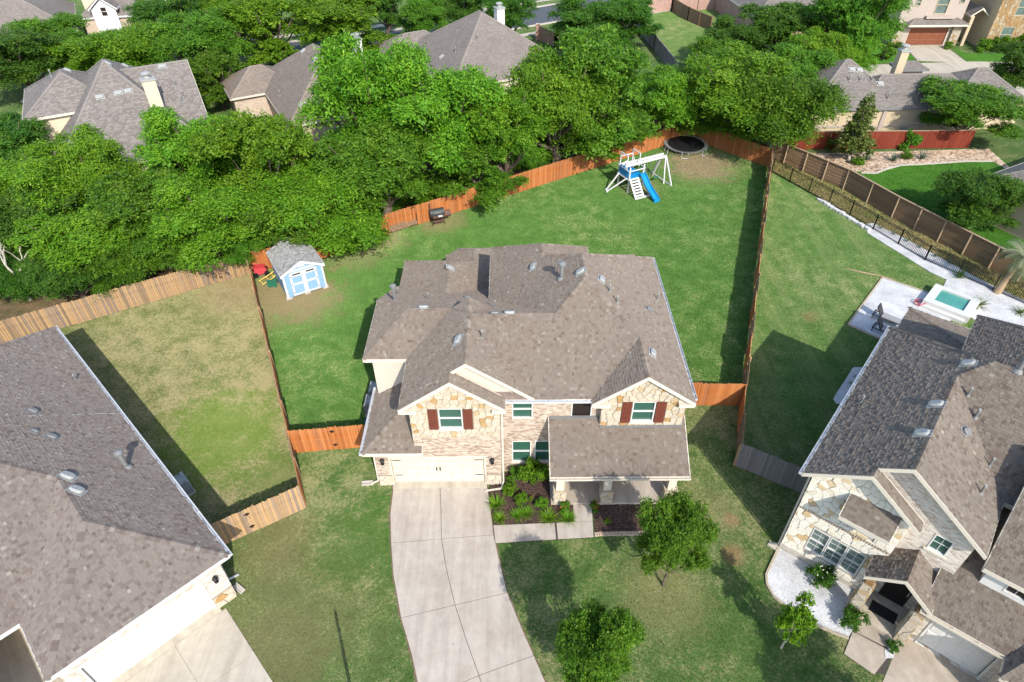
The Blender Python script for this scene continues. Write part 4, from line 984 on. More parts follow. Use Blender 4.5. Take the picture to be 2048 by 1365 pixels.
sheet('gravel_corner', [g2(*q) for q in ((1768, 1302), (1796, 1288), (1786, 1318), (1770, 1318))], .06, M['gravel'])

# ================================================================== HOUSES BEHIND
def far_house(name, label, loc, yaw, blocks, mat, wallmat, inset=.35, trim='cream', wz=None):
    h = thing(name, label, 'house', (*loc, 0), yaw); rf = roof(h, blocks, mat, M[trim], shingles=False, farmat=mat)
    for bk in blocks:
        cx = sum(p[0] for p in bk.fp)/len(bk.fp); cy = sum(p[1] for p in bk.fp)/len(bk.fp); zs = [e[1] for e in bk.e if e]
        q = []
        for i, (x, y) in enumerate(bk.fp):
            q.append((x+math.copysign(inset, cx-x), y+math.copysign(inset, cy-y)))
        for i in range(len(q)):
            if not bk.e[i] and bk.e[(i+1) % len(q)] and bk.e[i-1] and True:
                wf = WF(q[i], q[(i+1) % len(q)]); zl = bk.e[i-1][1]; pts = [(0, 0), (wf.L, 0), (wf.L, zl-.1)]
                m0 = ((q[i][0]+q[(i+1) % len(q)][0])/2, (q[i][1]+q[(i+1) % len(q)][1])/2); pts += [(wf.L/2, bk.h(*m0)-.22), (0, zl-.1)]
                wall(h, wf, pts, wallmat)
            elif bk.e[i]:
                wf = WF(q[i], q[(i+1) % len(q)]); wall(h, wf, rectp(wf.L, 0, bk.e[i][1]-.08), wallmat)
    return h, rf
def chimney(h, x, y, z0, z1, mat, a=.55, b=.42):
    mb = MB(); mb.box(x-a, x+a, y-b, y+b, z0, z1); c = mb.build('chimney', mat, h)
    mb = MB(); mb.box(x-a-.08, x+a+.08, y-b-.08, y+b+.08, z1, z1+.16); mb.lathe([(.28, z1+.16), (.28, z1+.45), (.42, z1+.5), (.42, z1+.6), (.1, z1+.7)], 10, (x, y, 0)); mb.build('chimney_cap', M['alu'], c)
def vents(h, rf, blocks, pxs, pipes):
    for (px, py) in pxs:
        p, n = on_roof(h, blocks, px, py)
        if p is not None: vent_box(rf, p, n, 0, 1., 'alu')
    for (px, py) in pipes:
        p, n = on_roof(h, blocks, px, py)
        if p is not None: vent_pipe(rf, p, .6, .06)
Y28 = R(28)
b1 = [rect(8.8, 15.8, -9.8, 6.2, (.62, 3.05), None, (.62, 3.05), None), rect(2.2, 15.4, -11.4, 8.4, (.62, 3.05), (.9, 3.05), (.62, 3.05), (.9, 3.05)), rect(1, 9, -4.2, 4.6, *[(.6, 5.75)]*4)]
h, rf = far_house('grey_roof_house', 'pale yellow house with grey hipped roof and tall cream chimney behind the tree belt', (-46, 60), Y28, b1, M['sh_far1'], M['yellow_stucco'])
chimney(h, 11.9, -6.6, 3.6, 8.2, M['yellow_stucco']); vents(h, rf, b1, [(200, 195), (237, 187), (257, 183), (160, 140), (135, 142), (215, 128), (250, 133), (325, 134)], [(352, 173), (367, 195), (365, 205), (318, 172), (103, 153)])
b2 = [rect(.1, 12, -7.3, 8.5, *[(.72, 3.0)]*4), rect(-3.5, 4, 3, 9.3, *[(.62, 3.0)]*4)]
h, rf = far_house('brown_roof_house', 'brick house with streaked brown roof and small white chimney between two tree crowns', (-25, 68), Y28, b2, M['sh_far2'], M['brick_tan'])
chimney(h, 10.2, .5, 3, 7.6, M['white'], .45, .4); vents(h, rf, b2, [(630, 120), (658, 114), (605, 210), (513, 120), (607, 103)], [(585, 95), (560, 192), (640, 105)])
b3 = [rect(-2.8, 12.8, -8.6, 7.6, *[(.66, 3.0)]*4), rect(-5.5, 4, 3, 9.8, *[(.6, 3.0)]*4)]
h, rf = far_house('taupe_roof_house', 'large taupe hipped roof house with white chimney beside the road', (-8, 80), Y28, b3, M['sh_far3'], M['yellow_stucco'])
chimney(h, 8.8, 2.2, 3, 7.4, M['white'], .5, .45); vents(h, rf, b3, [(883, 115)], [(955, 80), (911, 105), (806, 97), (968, 28)])
b4 = [rect(0, 10, 0, 9.5, *[(.7, 3.0)]*4), rect(5, 18.5, 0.03, 6.5, *[(.7, 3.0)]*4), rect(15.5, 23.5, 1.2, 8.2, *[(.65, 3.0)]*4)]
h, rf = far_house('tan_stucco_house', 'tan stucco house with slate grey roof behind the red fence', (30, 65), R(1.5), b4, M['sh_far4'], M['tan_stucco'], .3, 'greymetal')
chimney(h, 11.6, 6.6, 0, 6.5, M['tan_stucco'], .42, .42); vents(h, rf, b4, [(1703, 140), (1718, 141), (1760, 168)], [(1698, 162), (1720, 162), (1743, 162), (1850, 192), (1833, 198), (1775, 199), (1855, 203), (1910, 180)])
wf = WF((.3, .3), (18, .3)); mb = MB(); wf.box(mb, 0, 17.5, .95, 1.15, 0, .06); wf.box(mb, 7.6, 8.0, 0, 2.9, .0, .12); mb.build('wall_band', M['taupe_stucco'], h)
mb = MB(); mb.box(13.3, 15.8, 8.6, 10.2, 0, 3.9); tw = mb.build('entry_tower', M['tan_stucco'], h); roof(h, [rect(12.9, 16.2, 8.2, 10.6, *[(.45, 4.0)]*4)], M['sh_far4'], M['greymetal'], shingles=False, farmat=M['sh_far4'], name='tower_roof')
b5 = [rect(-13, 2, -8, 8, *[(.6, 3.0)]*4)]
far_house('corner_house', 'house with broad grey brown roof at the far left behind the green trees', (-64, 101), Y28, b5, M['sh_far3'], M['brick_tan'])
b6 = [rect(-4, 14, -12, 5, *[(.6, 3.0)]*4)]
far_house('courtyard_house', 'low house with grey hip roof beyond the far green lawn', (37, 111), R(6), b6, M['sh_far4'], M['brick_red'])
b7 = [rect(0, 15, -12, 0, *[(.6, 3.0)]*4)]
far_house('edge_house', 'house with pale grey roof corner behind the lush lawn tree', (38.5, 49.7), Y28, b7, M['sh_far4'], M['tan_stucco'])
# two storey houses along the top of the picture
TL = thing('gabled_house', 'two storey peach house with white dormer gable and brick bays behind the far trees', 'house', (-57.5, 107, 0), R(12))
bt = [rect(-6, 16, 0, 10, *[(.6, 6.3)]*4)]; roof(TL, bt, M['sh_far4'], M['white'], shingles=False, farmat=M['sh_far4'])
wf = WF((-5.6, .3), (15.6, .3)); hs = [(2.0, 3.0, 4.2, 5.6), (9.4, 10.6, 3.9, 5.8), (12.6, 13.8, 3.9, 5.8), (9.4, 10.6, .5, 2.6), (12.6, 13.8, .5, 2.6), (6.6, 7.4, 4.2, 5.6)]
wall(TL, wf, rectp(wf.L, 0, 6.2), M['yellow_stucco'], hs)
for q in hs: window(TL, wf, *q, glass='glass_dark', proud=.05)
for u0, u1 in ((9.0, 11.0), (12.2, 14.2)):
    mb = MB(); wf.box(mb, u0, u1, 2.7, 3.8, 0, .04); mb.build('brick_bay', M['brick_tan'], TL)
for u in (8.6, 11.6, 14.6): mb = MB(); wf.box(mb, u-.25, u+.25, 0, 6.2, 0, .3); mb.build('white_pilaster', M['white'], TL)
wf2 = WF((-5.6, 10), (-5.6, .3)); wall(TL, wf2, rectp(wf2.L, 0, 6.2), M['yellow_stucco'])
bw = [rect(-5, 4.5, -5.5, .2, *[(.75, 2.9)]*4), rect(-3.2, .6, -5.9, -1, None, (.8, 4.0), None, (.8, 4.0))]
roof(TL, bw, M['sh_far4'], M['white'], shingles=False, farmat=M['sh_far4'], name='wing_roof')
wf = WF((-2.9, -5.6), (.3, -5.6)); wall(TL, wf, [(0, 0), (3.2, 0), (3.2, 3.9), (1.6, 5.2), (0, 3.9)], M['white'], [(1.2, 2.0, 3.0, 4.2)]); window(TL, wf, 1.2, 2.0, 3.0, 4.2, 'glass_dark')
wf = WF((-4.6, -5.2), (4.1, -5.2)); wall(TL, wf, rectp(8.7, 0, 2.8), M['brick_tan'])
TH_ = thing('townhouse', 'taupe townhouse with red brown garage door and skirt roof beside the cul de sac', 'house', (55, 95.6, 0), 0)
wf = WF((-2.2, 0), (6.4, 0)); hs = [(1.9, 7.4, .01, 2.3), (4.4, 6.0, 4.0, 6.2), (1.5, 2.2, 5.0, 5.9), (7.3, 8.0, 5.3, 6.2)]
wall(TH_, wf, rectp(8.6, 0, 7.6), M['taupe_stucco'], hs)
garage_door(TH_, wf, 2.0, 7.3, .02, 2.25, 'wood_garage', 3, 6, False)
for q in hs[1:]: window(TH_, wf, *q, glass='glass_blind', frame='tan_stucco', proud=.08)
mb = MB(); wf.box(mb, 3.4, 7.2, 3.5, 3.8, 0, .5); mb.build('bay_ledge', M['taupe_stucco'], TH_)
roof(TH_, [rect(-1.2, 7.0, -1.2, .4, (.5, 2.9), (.5, 2.9), None, (.5, 2.9))], M['sh_far4'], M['cream'], shingles=False, farmat=M['sh_far4'], name='skirt_roof')
for u in (-.2, 7.7): mb = MB(); wf.box(mb, u, u+1.2, 0, 2.8, 0, .35); sp = mb.build('stone_pier', M['mortar'], TH_); wq = WF((-2.2+u, -.35), (-1.0+u, -.35)); stones(sp, wq, rectp(1.2, 0, 2.8), 90, (), .42)
for p0, p1 in (((6.4, 0), (6.4, 9)), ((-2.2, 9), (-2.2, 0))): w_ = WF(p0, p1); wall(TH_, w_, rectp(w_.L, 0, 7.6), M['taupe_stucco'])
roof(TH_, [rect(-2.8, 7, -.6, 9.6, *[(.6, 7.6)]*4)], M['sh_far4'], M['cream'], shingles=False, farmat=M['sh_far4'])
SH_ = thing('stone_townhouse', 'tan townhouse with stone front, arched hedge and small entry gable at the far right', 'house', (64.3, 93.4, 0), R(-2))
wf = WF((0, 0), (10, 0)); hs = [(1.6, 3.2, .9, 2.9), (2.3, 3.5, 4.3, 6.3), (5.6, 10.5-.6, .01, 2.3), (6.2, 7.8, 4.4, 6.3)]
ws_ = wall(SH_, wf, rectp(10, 0, 7.6), M['mortar'], hs); stones(ws_, wf, rectp(4.9, 0, 7.6), 95, [(a-.05, b+.05, c-.05, d+.05) for a, b, c, d in hs[:2]], .46, tones=lambda r: r.uniform(.6, 1.0))
garage_door(SH_, wf, 5.7, 9.8, .02, 2.25, 'wood_garage', 3, 5, False)
for q in (hs[0], hs[1], hs[3]): window(SH_, wf, *q, glass='glass_blind', frame='tan_stucco')
roof(SH_, [rect(5, 10.6, -1.1, .3, (.5, 2.9), None, None, (.5, 2.9))], M['sh_far4'], M['cream'], shingles=False, farmat=M['sh_far4'], name='skirt_roof')
w_ = WF((0, 9), (0, 0)); wall(SH_, w_, rectp(9, 0, 7.6), M['tan_stucco']); roof(SH_, [rect(-.6, 11, -.6, 9.6, *[(.6, 7.6)]*4)], M['sh_far4'], M['cream'], shingles=False, farmat=M['sh_far4'])
roof(SH_, [rect(-2.3, .1, 1.5, 5, None, (.8, 3.9), None, (.8, 3.9))], M['sh_far4'], M['cream'], shingles=False, farmat=M['sh_far4'], name='entry_roof')
for y in (1.8, 4.7): mb = MB(); mb.box(-2.1, -1.7, y-.2, y+.2, 0, 3.8); mb.build('entry_column', M['tan_stucco'], SH_)

# ================================================================== FENCES
PK = {}
def picket_mesh(mat, w=.137, h=1.83):
    key = (mat, w, h)
    if key not in PK:
        L = []
        for dh in (-.02, 0, .018):
            mb = MB(); c = .03; hh = h+dh
            prof = [(-w/2, 0), (w/2, 0), (w/2, hh-c), (w/2-c, hh), (-w/2+c, hh), (-w/2, hh-c)]
            mb.face([(x, -.009, z) for x, z in prof]); mb.face([(x, .009, z) for x, z in prof][::-1])
            for i in range(6): (a, b), (d, e_) = prof[i], prof[(i+1) % 6]; mb.face([(d, -.009, e_), (a, -.009, b), (a, .009, b), (d, .009, e_)])
            L.append(mb.mesh('picket', M[mat]))
        PK[key] = L
    return PK[key]
def fence(name, label, pts, mat, h=1.83, alt=False, face=-1, w=.137, gap=.006, panel=2.4, step=0., seed=1, postmat=None, cap=None, altmat=None):
    """face: which side of the rails the pickets hang on (-1 = right-hand side walking along pts)"""
    altside = face; rng = random.Random(seed); root = thing(name, label, 'fence', (*pts[0], 0)); o = Vector((*pts[0], 0)); n = 0; pi = 0; count = 0; rest = MB()
    for a, b in zip(pts, pts[1:]):
        A = Vector((*a, 0))-o; B = Vector((*b, 0))-o; L = (B-A).length; d = (B-A)/L; nn = Vector((-d.y, d.x, 0)); yaw = math.atan2(d.y, d.x)
        k = max(1, round(L/panel)); pl = L/k
        for j in range(k):
            side = (1 if pi % 2 else -1) if alt else face; dz = (rng.uniform(-.5, .5)*step) if step else rng.uniform(-.012, .012)
            off = .0 if alt else (.02 if pi % 2 else -.015); pi += 1
            q0 = A+d*(j*pl); q1 = A+d*((j+1)*pl); r = MB()
            for z in (.25, .95, 1.6): r.bar(q0+Vector((0, 0, z*h/1.83+dz)), q1+Vector((0, 0, z*h/1.83+dz)), .045, .09)
            r.build('rail', M[postmat or mat], root)
            p = MB(); x = q0-nn*side*.055; p.box(x.x-.045, x.x+.045, x.y-.045, x.y+.045, -.1, h+dz-.05); p.build('post', M[postmat or mat], root)
            if cap: r = MB(); r.bar(q0+nn*side*.01+Vector((0, 0, h+dz+.03)), q1+nn*side*.01+Vector((0, 0, h+dz+.03)), .16, .035); r.build('top_rail', M[cap], root)
            npk = int(pl/(w+gap))
            for i in range(npk):
                c = q0+d*((i+.5)*pl/npk)+nn*(side*.045+off*0+side*off); me = rng.choice(picket_mesh(altmat if altmat and side == altside else mat, w, h)); count += 1
                add('picket', me, root, (c.x, c.y, dz+.02), (rng.uniform(-.008, .008), rng.uniform(-.006, .006), yaw))
    return root
fence('cedar_fence', 'orange stained cedar fence along the back of the lawn below the tree belt', [F_BL, (-14.7, 43.3), F_BM, F_BR], 'cedar_orange', face=-1, seed=2, w=.143)
fence('cedar_fence', 'orange stained cedar fence corner behind the round trampoline', [F_BR, F_BR2, F_RC], 'cedar_orange', face=-1, seed=3)
fence('cedar_fence', 'stepped two sided cedar fence on the right of the big back lawn', [RF[0], RF[1], F_RC], 'cedar_orange', alt=True, step=.2, seed=4, postmat='cedar_weather', face=-1, altmat='cedar_weather')
fence('cedar_fence', 'two sided cedar fence between the dry lawn and the shed', LFN, 'cedar_orange', alt=True, step=.14, seed=5, postmat='cedar_weather', face=1, altmat='cedar_weather')
fence('weathered_fence', 'weathered streaky brown fence behind the dry lawn', [(-40, 29.4), (-34.2, 32.9), F_BL], 'cedar_weather', face=-1, seed=6)
WFN = fence('weathered_fence', 'short weathered fence with gate joining the single storey house', [(-14.6, 17.7), LFN[0]], 'cedar_weather', face=-1, seed=7)
GF = fence('gate_fence', 'short bright orange fence with gate left of the brick house', [LFN[1], (-7.1, 24.25)], 'cedar_orange', face=-1, seed=8)
fence('gate_fence', 'short bright orange fence right of the brick house', [(8.4, 27.25), RF[1]], 'cedar_orange', face=-1, seed=9)
fence('grey_fence', 'grey stained fence joining the white stone house', [RF[0], (15.2, 20.75)], 'cedar_grey', face=-1, seed=10)
fence('red_fence', 'dark red fence with flat top rail behind the river rock bed', [(25.3, 62.3), (46, 62.4)], 'cedar_red', face=-1, seed=11, w=.14, cap='post_tan')
fence('cedar_fence', 'short orange fence beside the tan stucco house', [(26.4, 65.6), (30.2, 65.5)], 'cedar_orange', face=-1, seed=12)
def hardware(root, a, b, t, zs):
    d = Vector((b[0]-a[0], b[1]-a[1], 0)); L = d.length; d /= L; n = Vector((d.y, -d.x, 0))
    for z in zs: mb = MB(); mb.box(-.13, .13, -.03, .0, -.025, .025); mb.box(-.04, .04, -.05, .0, -.08, .08); p = d*L*t+n*.075; mb.build('gate_latch', M['iron'], root, loc=(p.x, p.y, z), rot=(0, 0, math.atan2(d.y, d.x)))
hardware(GF, LFN[1], (-7.1, 24.25), .46, (.45, 1.55)); hardware(WFN, (-14.6, 17.7), LFN[0], .42, (.5, 1.5))
def board_fence(label, pts, h=1.9):
    root = thing('board_fence', label, 'fence', (*pts[0], 0)); o = Vector((*pts[0], 0)); rng = random.Random(9)
    for a, b in zip(pts, pts[1:]):
        A = Vector((*a, 0))-o; B = Vector((*b, 0))-o; L = (B-A).length; d = (B-A)/L; nn = Vector((-d.y, d.x, 0)); k = max(1, round(L/2.3)); pl = L/k
        for j in range(k):
            q0 = A+d*(j*pl); q1 = A+d*((j+1)*pl)
            for i in range(6):
                mb = MB(); z = .05+i*(h-.05)/6; w = (h-.05)/6-.02
                mb.bar(q0+Vector((0, 0, z+w/2)), q1+Vector((0, 0, z+w/2)), .025, w); mb.build('board', M['cedar_brown'], root)
            p = MB(); x = q0-nn*.06*-1*-1; p.bar(x+Vector((0, 0, -.1)), x+Vector((0, 0, h-.02)), .1, .1); p.build('post', M['post_tan'], root)
        c = MB(); c.bar(A+Vector((0, 0, h+.02)), B+Vector((0, 0, h+.02)), .17, .05); c.build('top_rail', M['post_tan'], root)
board_fence('brown horizontal board fence with tan posts beside the straw strip', brownf)
def iron_fence(label, pts, h=1.35):
    root = thing('iron_fence', label, 'fence', (*pts[0], 0)); o = Vector((*pts[0], 0)); pk = MB().box(-.011, .011, -.011, .011, .08, h).mesh('picket', M['iron'])
    for a, b in zip(pts, pts[1:]):
        A = Vector((*a, 0))-o; B = Vector((*b, 0))-o; L = (B-A).length; d = (B-A)/L; yaw = math.atan2(d.y, d.x); k = max(1, round(L/2.4))
        for z in (.14, h-.16, h-.02): r = MB(); r.bar(A+Vector((0, 0, z)), B+Vector((0, 0, z)), .035, .04); r.build('rail', M['iron'], root)
        for j in range(k+1): p = A+d*(L*j/k); m_ = MB(); m_.box(-.035, .035, -.035, .035, -.05, h+.06); m_.build('post', M['iron'], root, loc=p, rot=(0, 0, yaw))
        n = int(L/.125)
        for j in range(n): p = A+d*(L*(j+.5)/n); add('picket', pk, root, p, (0, 0, yaw))
iron_fence('black iron picket fence between the mown lawn and the straw strip', [(p[0]-.1, p[1]-.1) for p in iron])
def panel_fence(name, label, pts, h, mat, post=True, pl_=2.4):
    root = thing(name, label, 'wall' if 'wall' in name else 'fence', (*pts[0], 0)); o = Vector((*pts[0], 0))
    for a, b in zip(pts, pts[1:]):
        A = Vector((*a, 0))-o; B = Vector((*b, 0))-o; L = (B-A).length; d = (B-A)/L; k = max(1, round(L/pl_))
        for j in range(k):
            q0 = A+d*(L*j/k+.06); q1 = A+d*(L*(j+1)/k-.06); m_ = MB(); m_.bar(q0+Vector((0, 0, h/2)), q1+Vector((0, 0, h/2)), .08, h); m_.build('panel', M[mat], root)
        for j in range(k+1):
            p = A+d*(L*j/k); m_ = MB(); s = .28 if 'brick' in mat else .09; m_.box(p.x-s, p.x+s, p.y-s, p.y+s, 0, h+(.25 if 'brick' in mat else .05)); m_.build('post', M[mat], root)
panel_fence('grey_panel_fence', 'dark grey panel fence along the far green lawn', [g2(1272, 58), g2(1308, 100), g2(1352, 157)], 1.9, 'cedar_grey')
panel_fence('brown_panel_fence', 'red brown fence on the far side of the far green lawn', [g2(1337, 18), g2(1375, 42), g2(1420, 62)], 1.9, 'cedar_brown')
panel_fence('brick_wall', 'red brick garden wall with piers behind the taupe roof house', [g2(1075, 80), g2(1112, 95), g2(1150, 92)], 1.9, 'brick_red', pl_=4)
panel_fence('brick_wall', 'long red brick wall along the far edge of the green lawn', [g2(1290, 24), g2(1345, 22), g2(1450, 18)], 2.2, 'brick_red', pl_=5)
# limestone blocks edging the mown lawn under the iron fence
rg = random.Random(8)
for i in range(16):
    t = i/15; px, py = 1640+t*95, 402+t*58; p = gp(px, py); mb = MB()
    mb.prism([(rg.uniform(.2, .34)*math.cos(a)*1.2, rg.uniform(.14, .22)*math.sin(a)) for a in [k*math.pi/3 for k in range(6)]], -.02, rg.uniform(.1, .22))
    mb.build('limestone_block', M['stone' if rg.random() < .0 else 'white_tile'], loc=p, rot=(0, 0, -.9+rg.uniform(-.2, .2)), label='rough pale limestone block edging the mown lawn by the iron fence', cat='stone', group='limestone edging blocks')
slab('gravel_strip', [g2(*q) for q in ((1731, 449), (1745, 447), (1800, 473), (1905, 530), (1960, 560), (2060, 608), (2060, 665), (1948, 640), (1880, 588), (1893, 560), (1860, 545), (1735, 467))], .04, M['gravel'], kind='structure')

# ================================================================== TREES AND SHRUBS
def leaf_mesh(name, centers, dirs, normals, ln, wd, tone, mat, curl=.0):
    """diamond leaves: one quad each, vectorised"""
    d = dirs/np.linalg.norm(dirs, axis=1, keepdims=True); s = np.cross(d, normals); s /= (np.linalg.norm(s, axis=1, keepdims=True)+1e-9)
    n = len(centers); ln = np.broadcast_to(ln, (n,))[:, None]; wd = np.broadcast_to(wd, (n,))[:, None]
    V = np.stack([centers-d*ln*.5, centers+s*wd*.5-d*ln*.05, centers+d*ln*.5, centers-s*wd*.5-d*ln*.05], 1).reshape(-1, 3).astype(np.float32)
    me = bpy.data.meshes.new(name); me.vertices.add(4*n); me.vertices.foreach_set('co', V.ravel())
    me.loops.add(4*n); me.loops.foreach_set('vertex_index', np.arange(4*n, dtype=np.int32))
    me.polygons.add(n); me.polygons.foreach_set('loop_start', np.arange(0, 4*n, 4, dtype=np.int32))
    me.update(calc_edges=True); me.materials.append(mat)
    a = me.attributes.new('tone', 'FLOAT', 'FACE'); a.data.foreach_set('value', np.clip(tone, 0, 1).astype(np.float32)); return me
def crown(name, seed, mat, nspray=2600, k=16, leaf=.048, droop=.35, zc=1.5, rv=1.0, nl=15, shape='round', spray=.2, wid=.5, fill=.25, top=.0, clumps=8):
    r = np.random.default_rng(seed)
    # lobes: uneven clumps that make the outline
    C = []; Rr = []
    for i in range(nl):
        a = i*2.4+r.uniform(-.5, .5); q = math.sqrt((i+.5)/nl)*.66
        if shape == 'cone':
            z = (i+.5)/nl*2-1; q = (1-(z+1)/2)*.62*r.uniform(.6, 1.1); C.append((q*math.cos(a), q*math.sin(a), zc+z*rv*.85)); Rr.append(.2+.24*(1-(z+1)/2))
        else:
            z = r.uniform(-.85, .1) if i % 2 else r.uniform(.05, .62); q = q*(1.05 if z < .1 else .92); C.append((q*math.cos(a), q*math.sin(a), zc+z*rv)); Rr.append(r.uniform(.26, .44))
    C0 = np.array(C); R0 = np.array(Rr); C = []; Rr = []
    for c_, q_ in zip(C0, R0):            # second level: clumps on every lobe
        for _ in range(clumps):
            v = r.normal(size=3); v /= np.linalg.norm(v); v[2] = abs(v[2])*.9 if v[2] < -.4 else v[2]
            C.append(c_+v*q_*np.array([1, 1, rv])*r.uniform(.6, .95)); Rr.append(q_*r.uniform(.32, .56))
    nl = len(C); C = np.array(C); Rr = np.array(Rr); P = []; O = []
    w = Rr**2/np.sum(Rr**2); m = 0
    while m < nspray:
        j = r.choice(nl, nspray, p=w); v = r.normal(size=(nspray, 3)); v /= np.linalg.norm(v, axis=1, keepdims=True)
        v[:, 2] = np.where(v[:, 2] < -.35, -v[:, 2]*.6, v[:, 2]); v /= np.linalg.norm(v, axis=1, keepdims=True)
        inner = r.random(nspray) < fill; rad = np.where(inner, r.uniform(.35, .8, nspray), np.where(r.random(nspray) < .1, r.uniform(1.05, 1.38, nspray), r.uniform(.82, 1.08, nspray)))
        p = C[j]+v*(Rr[j]*rad)[:, None]*np.array([1, 1, rv])
        dist = np.min(np.linalg.norm((p[:, None]-C[None])/np.array([1, 1, rv]), axis=2)/Rr[None]+1e3*(np.arange(nl)[None] == j[:, None]), axis=1)
        keep = (dist > .72) | inner
        P.append(p[keep]); O.append(v[keep]); m += keep.sum()
    P = np.concatenate(P)[:nspray]; O = np.concatenate(O)[:nspray]
    ax = O+r.normal(size=O.shape)*.45; ax[:, 2] -= droop; ax /= np.linalg.norm(ax, axis=1, keepdims=True)
    L = spray*r.uniform(.6, 1.5, nspray); lt = r.normal(0, .1, nl); jn = np.argmin(np.linalg.norm(P[:, None]-C[None], axis=2)/Rr[None], axis=1); st = r.normal(.5, .14, nspray)+lt[jn]
    t = (np.arange(k)+.5)/k-.5
    cen = P[:, None]+ax[:, None]*(t[None, :]*L[:, None])[..., None]+r.normal(size=(nspray, k, 3))*spray*.13
    cen[..., 2] -= (t[None, :]+.5)**2*L[:, None]*droop*.6
    ld = ax[:, None]*.6+r.normal(size=(nspray, k, 3))*.75; ld[..., 2] -= droop*.5
    nm = O[:, None]*.8+np.array([.08, -.2, .45])+r.normal(size=(nspray, k, 3))*.5
    n = nspray*k; tn = (st[:, None]+r.normal(size=(nspray, k))*.16).ravel()
    return leaf_mesh(name, cen.reshape(n, 3), ld.reshape(n, 3), nm.reshape(n, 3), leaf*r.uniform(.65, 1.35, n), leaf*wid*r.uniform(.7, 1.3, n), tn, mat), C0, R0
def trunk(name, seed, C, mat, zc=1.5, r0=.075, fork=.45):
    rng = random.Random(seed); mb = MB(); top = zc*fork
    pts = [(rng.uniform(-.02, .02)*i, rng.uniform(-.02, .02)*i, top*i/4-.03) for i in range(5)]
    mb.tube(pts, [r0*1.35, r0*1.05, r0*.95, r0*.88, r0*.8], 8)
    for c in C:
        e = Vector(c); s = Vector(pts[rng.choice((3, 4))]); m_ = s.lerp(e, .5)+Vector((rng.uniform(-.06, .06), rng.uniform(-.06, .06), -.08+.1*rng.random()))
        mb.tube([s, m_, e, e+(e-m_)*.5], [r0*.5, r0*.34, r0*.18, r0*.05], 5, False)
    return mb.mesh(name, mat, True)
VAR = []
for i in range(6):
    me, C, Rr = crown('crown', 20+i, LF['bright'], nspray=(3600, 3800, 2800, 3600, 3100, 3600)[i], k=(17, 15, 18, 15, 18, 14)[i], leaf=(.05, .045, .066, .042, .058, .05)[i], droop=(.5, .3, .7, .35, .6, .2)[i], nl=(20, 15, 24, 18, 26, 14)[i], spray=(.2, .15, .26, .15, .22, .14)[i], wid=(.5, .6, .36, .6, .4, .65)[i], fill=(.3, .32, .26, .32, .28, .34)[i])
    VAR.append((me, trunk('trunk', 50+i, C, M['bark'])))
me, C, Rr = crown('crown', 41, LF['deep'], nspray=3800, k=14, leaf=.052, droop=.05, zc=1.45, rv=1.05, nl=15, spray=.16, fill=.2); OAK = [(me, trunk('trunk', 71, C, M['bark'], 1.45, .035, .42))]
me, C, Rr = crown('crown', 44, LF['deep'], nspray=3800, k=14, leaf=.052, droop=.05, zc=1.4, rv=1.0, nl=17, spray=.16, fill=.2); OAK.append((me, trunk('trunk', 72, C, M['bark'], 1.4, .035, .42)))
me, C, Rr = crown('crown', 47, LF['lime'], nspray=420, k=11, leaf=.13, droop=.1, zc=1.25, rv=.8, nl=11, spray=.26, fill=.15); SMALL = (me, trunk('trunk', 73, C, M['bark_pale'], 1.25, .05, .5))
me, C, Rr = crown('crown', 48, LF['olive'], nspray=700, k=9, leaf=.16, droop=.15, zc=2.0, rv=1.9, nl=22, shape='cone', spray=.24, fill=.2, wid=.45); MAGN = (me, trunk('trunk', 74, C, M['bark_pale'], 2.0, .06, .35))
def put_tree(name, label, var, base, R_, Rz, mat, rz, group=None, cat='tree', bark=None):
    root = thing(name, label, cat, base, rz, group, (R_, R_, Rz))
    c = add('crown', var[0], root)
    if var[0].materials[0] != LF[mat]: c.material_slots[0].link = 'OBJECT'; c.material_slots[0].material = LF[mat]
    t = add('trunk', var[1], root)
    return root
rt = random.Random(77)
def tree_px(px, py, zc, rpx, mat, label, var=None, group='trees in the belt and gardens behind', tall=1., name='tree', unit=1.5):
    """crown centre seen at (px,py) and standing zc metres up; radius from its width in the photo"""
    p = gp(px, py, zc)
    while zc > 1.5 and in_yard(p.x, p.y): zc -= .1; p = gp(px, py, zc)
    dist = math.sqrt(p.x**2+p.y**2+(CAM_H-zc)**2); R_ = 1.1*rpx*dist/CAM_F
    v = rt.choice(VAR) if var is None else var
    return put_tree(name, label, v, (p.x, p.y, 0), R_, zc/unit*tall, mat, rt.uniform(0, 6.3), group)
def in_yard(x, y):
    L = [(-40, 29.4), (-34.2, 32.9), F_BL, (-14.7, 43.3), F_BM, F_BR, F_BR2, F_RC]
    for (ax, ay), (bx, by) in zip(L, L[1:]):
        if ax <= x < bx: return y < ay+(by-ay)*(x-ax)/(bx-ax)+.9
    return False
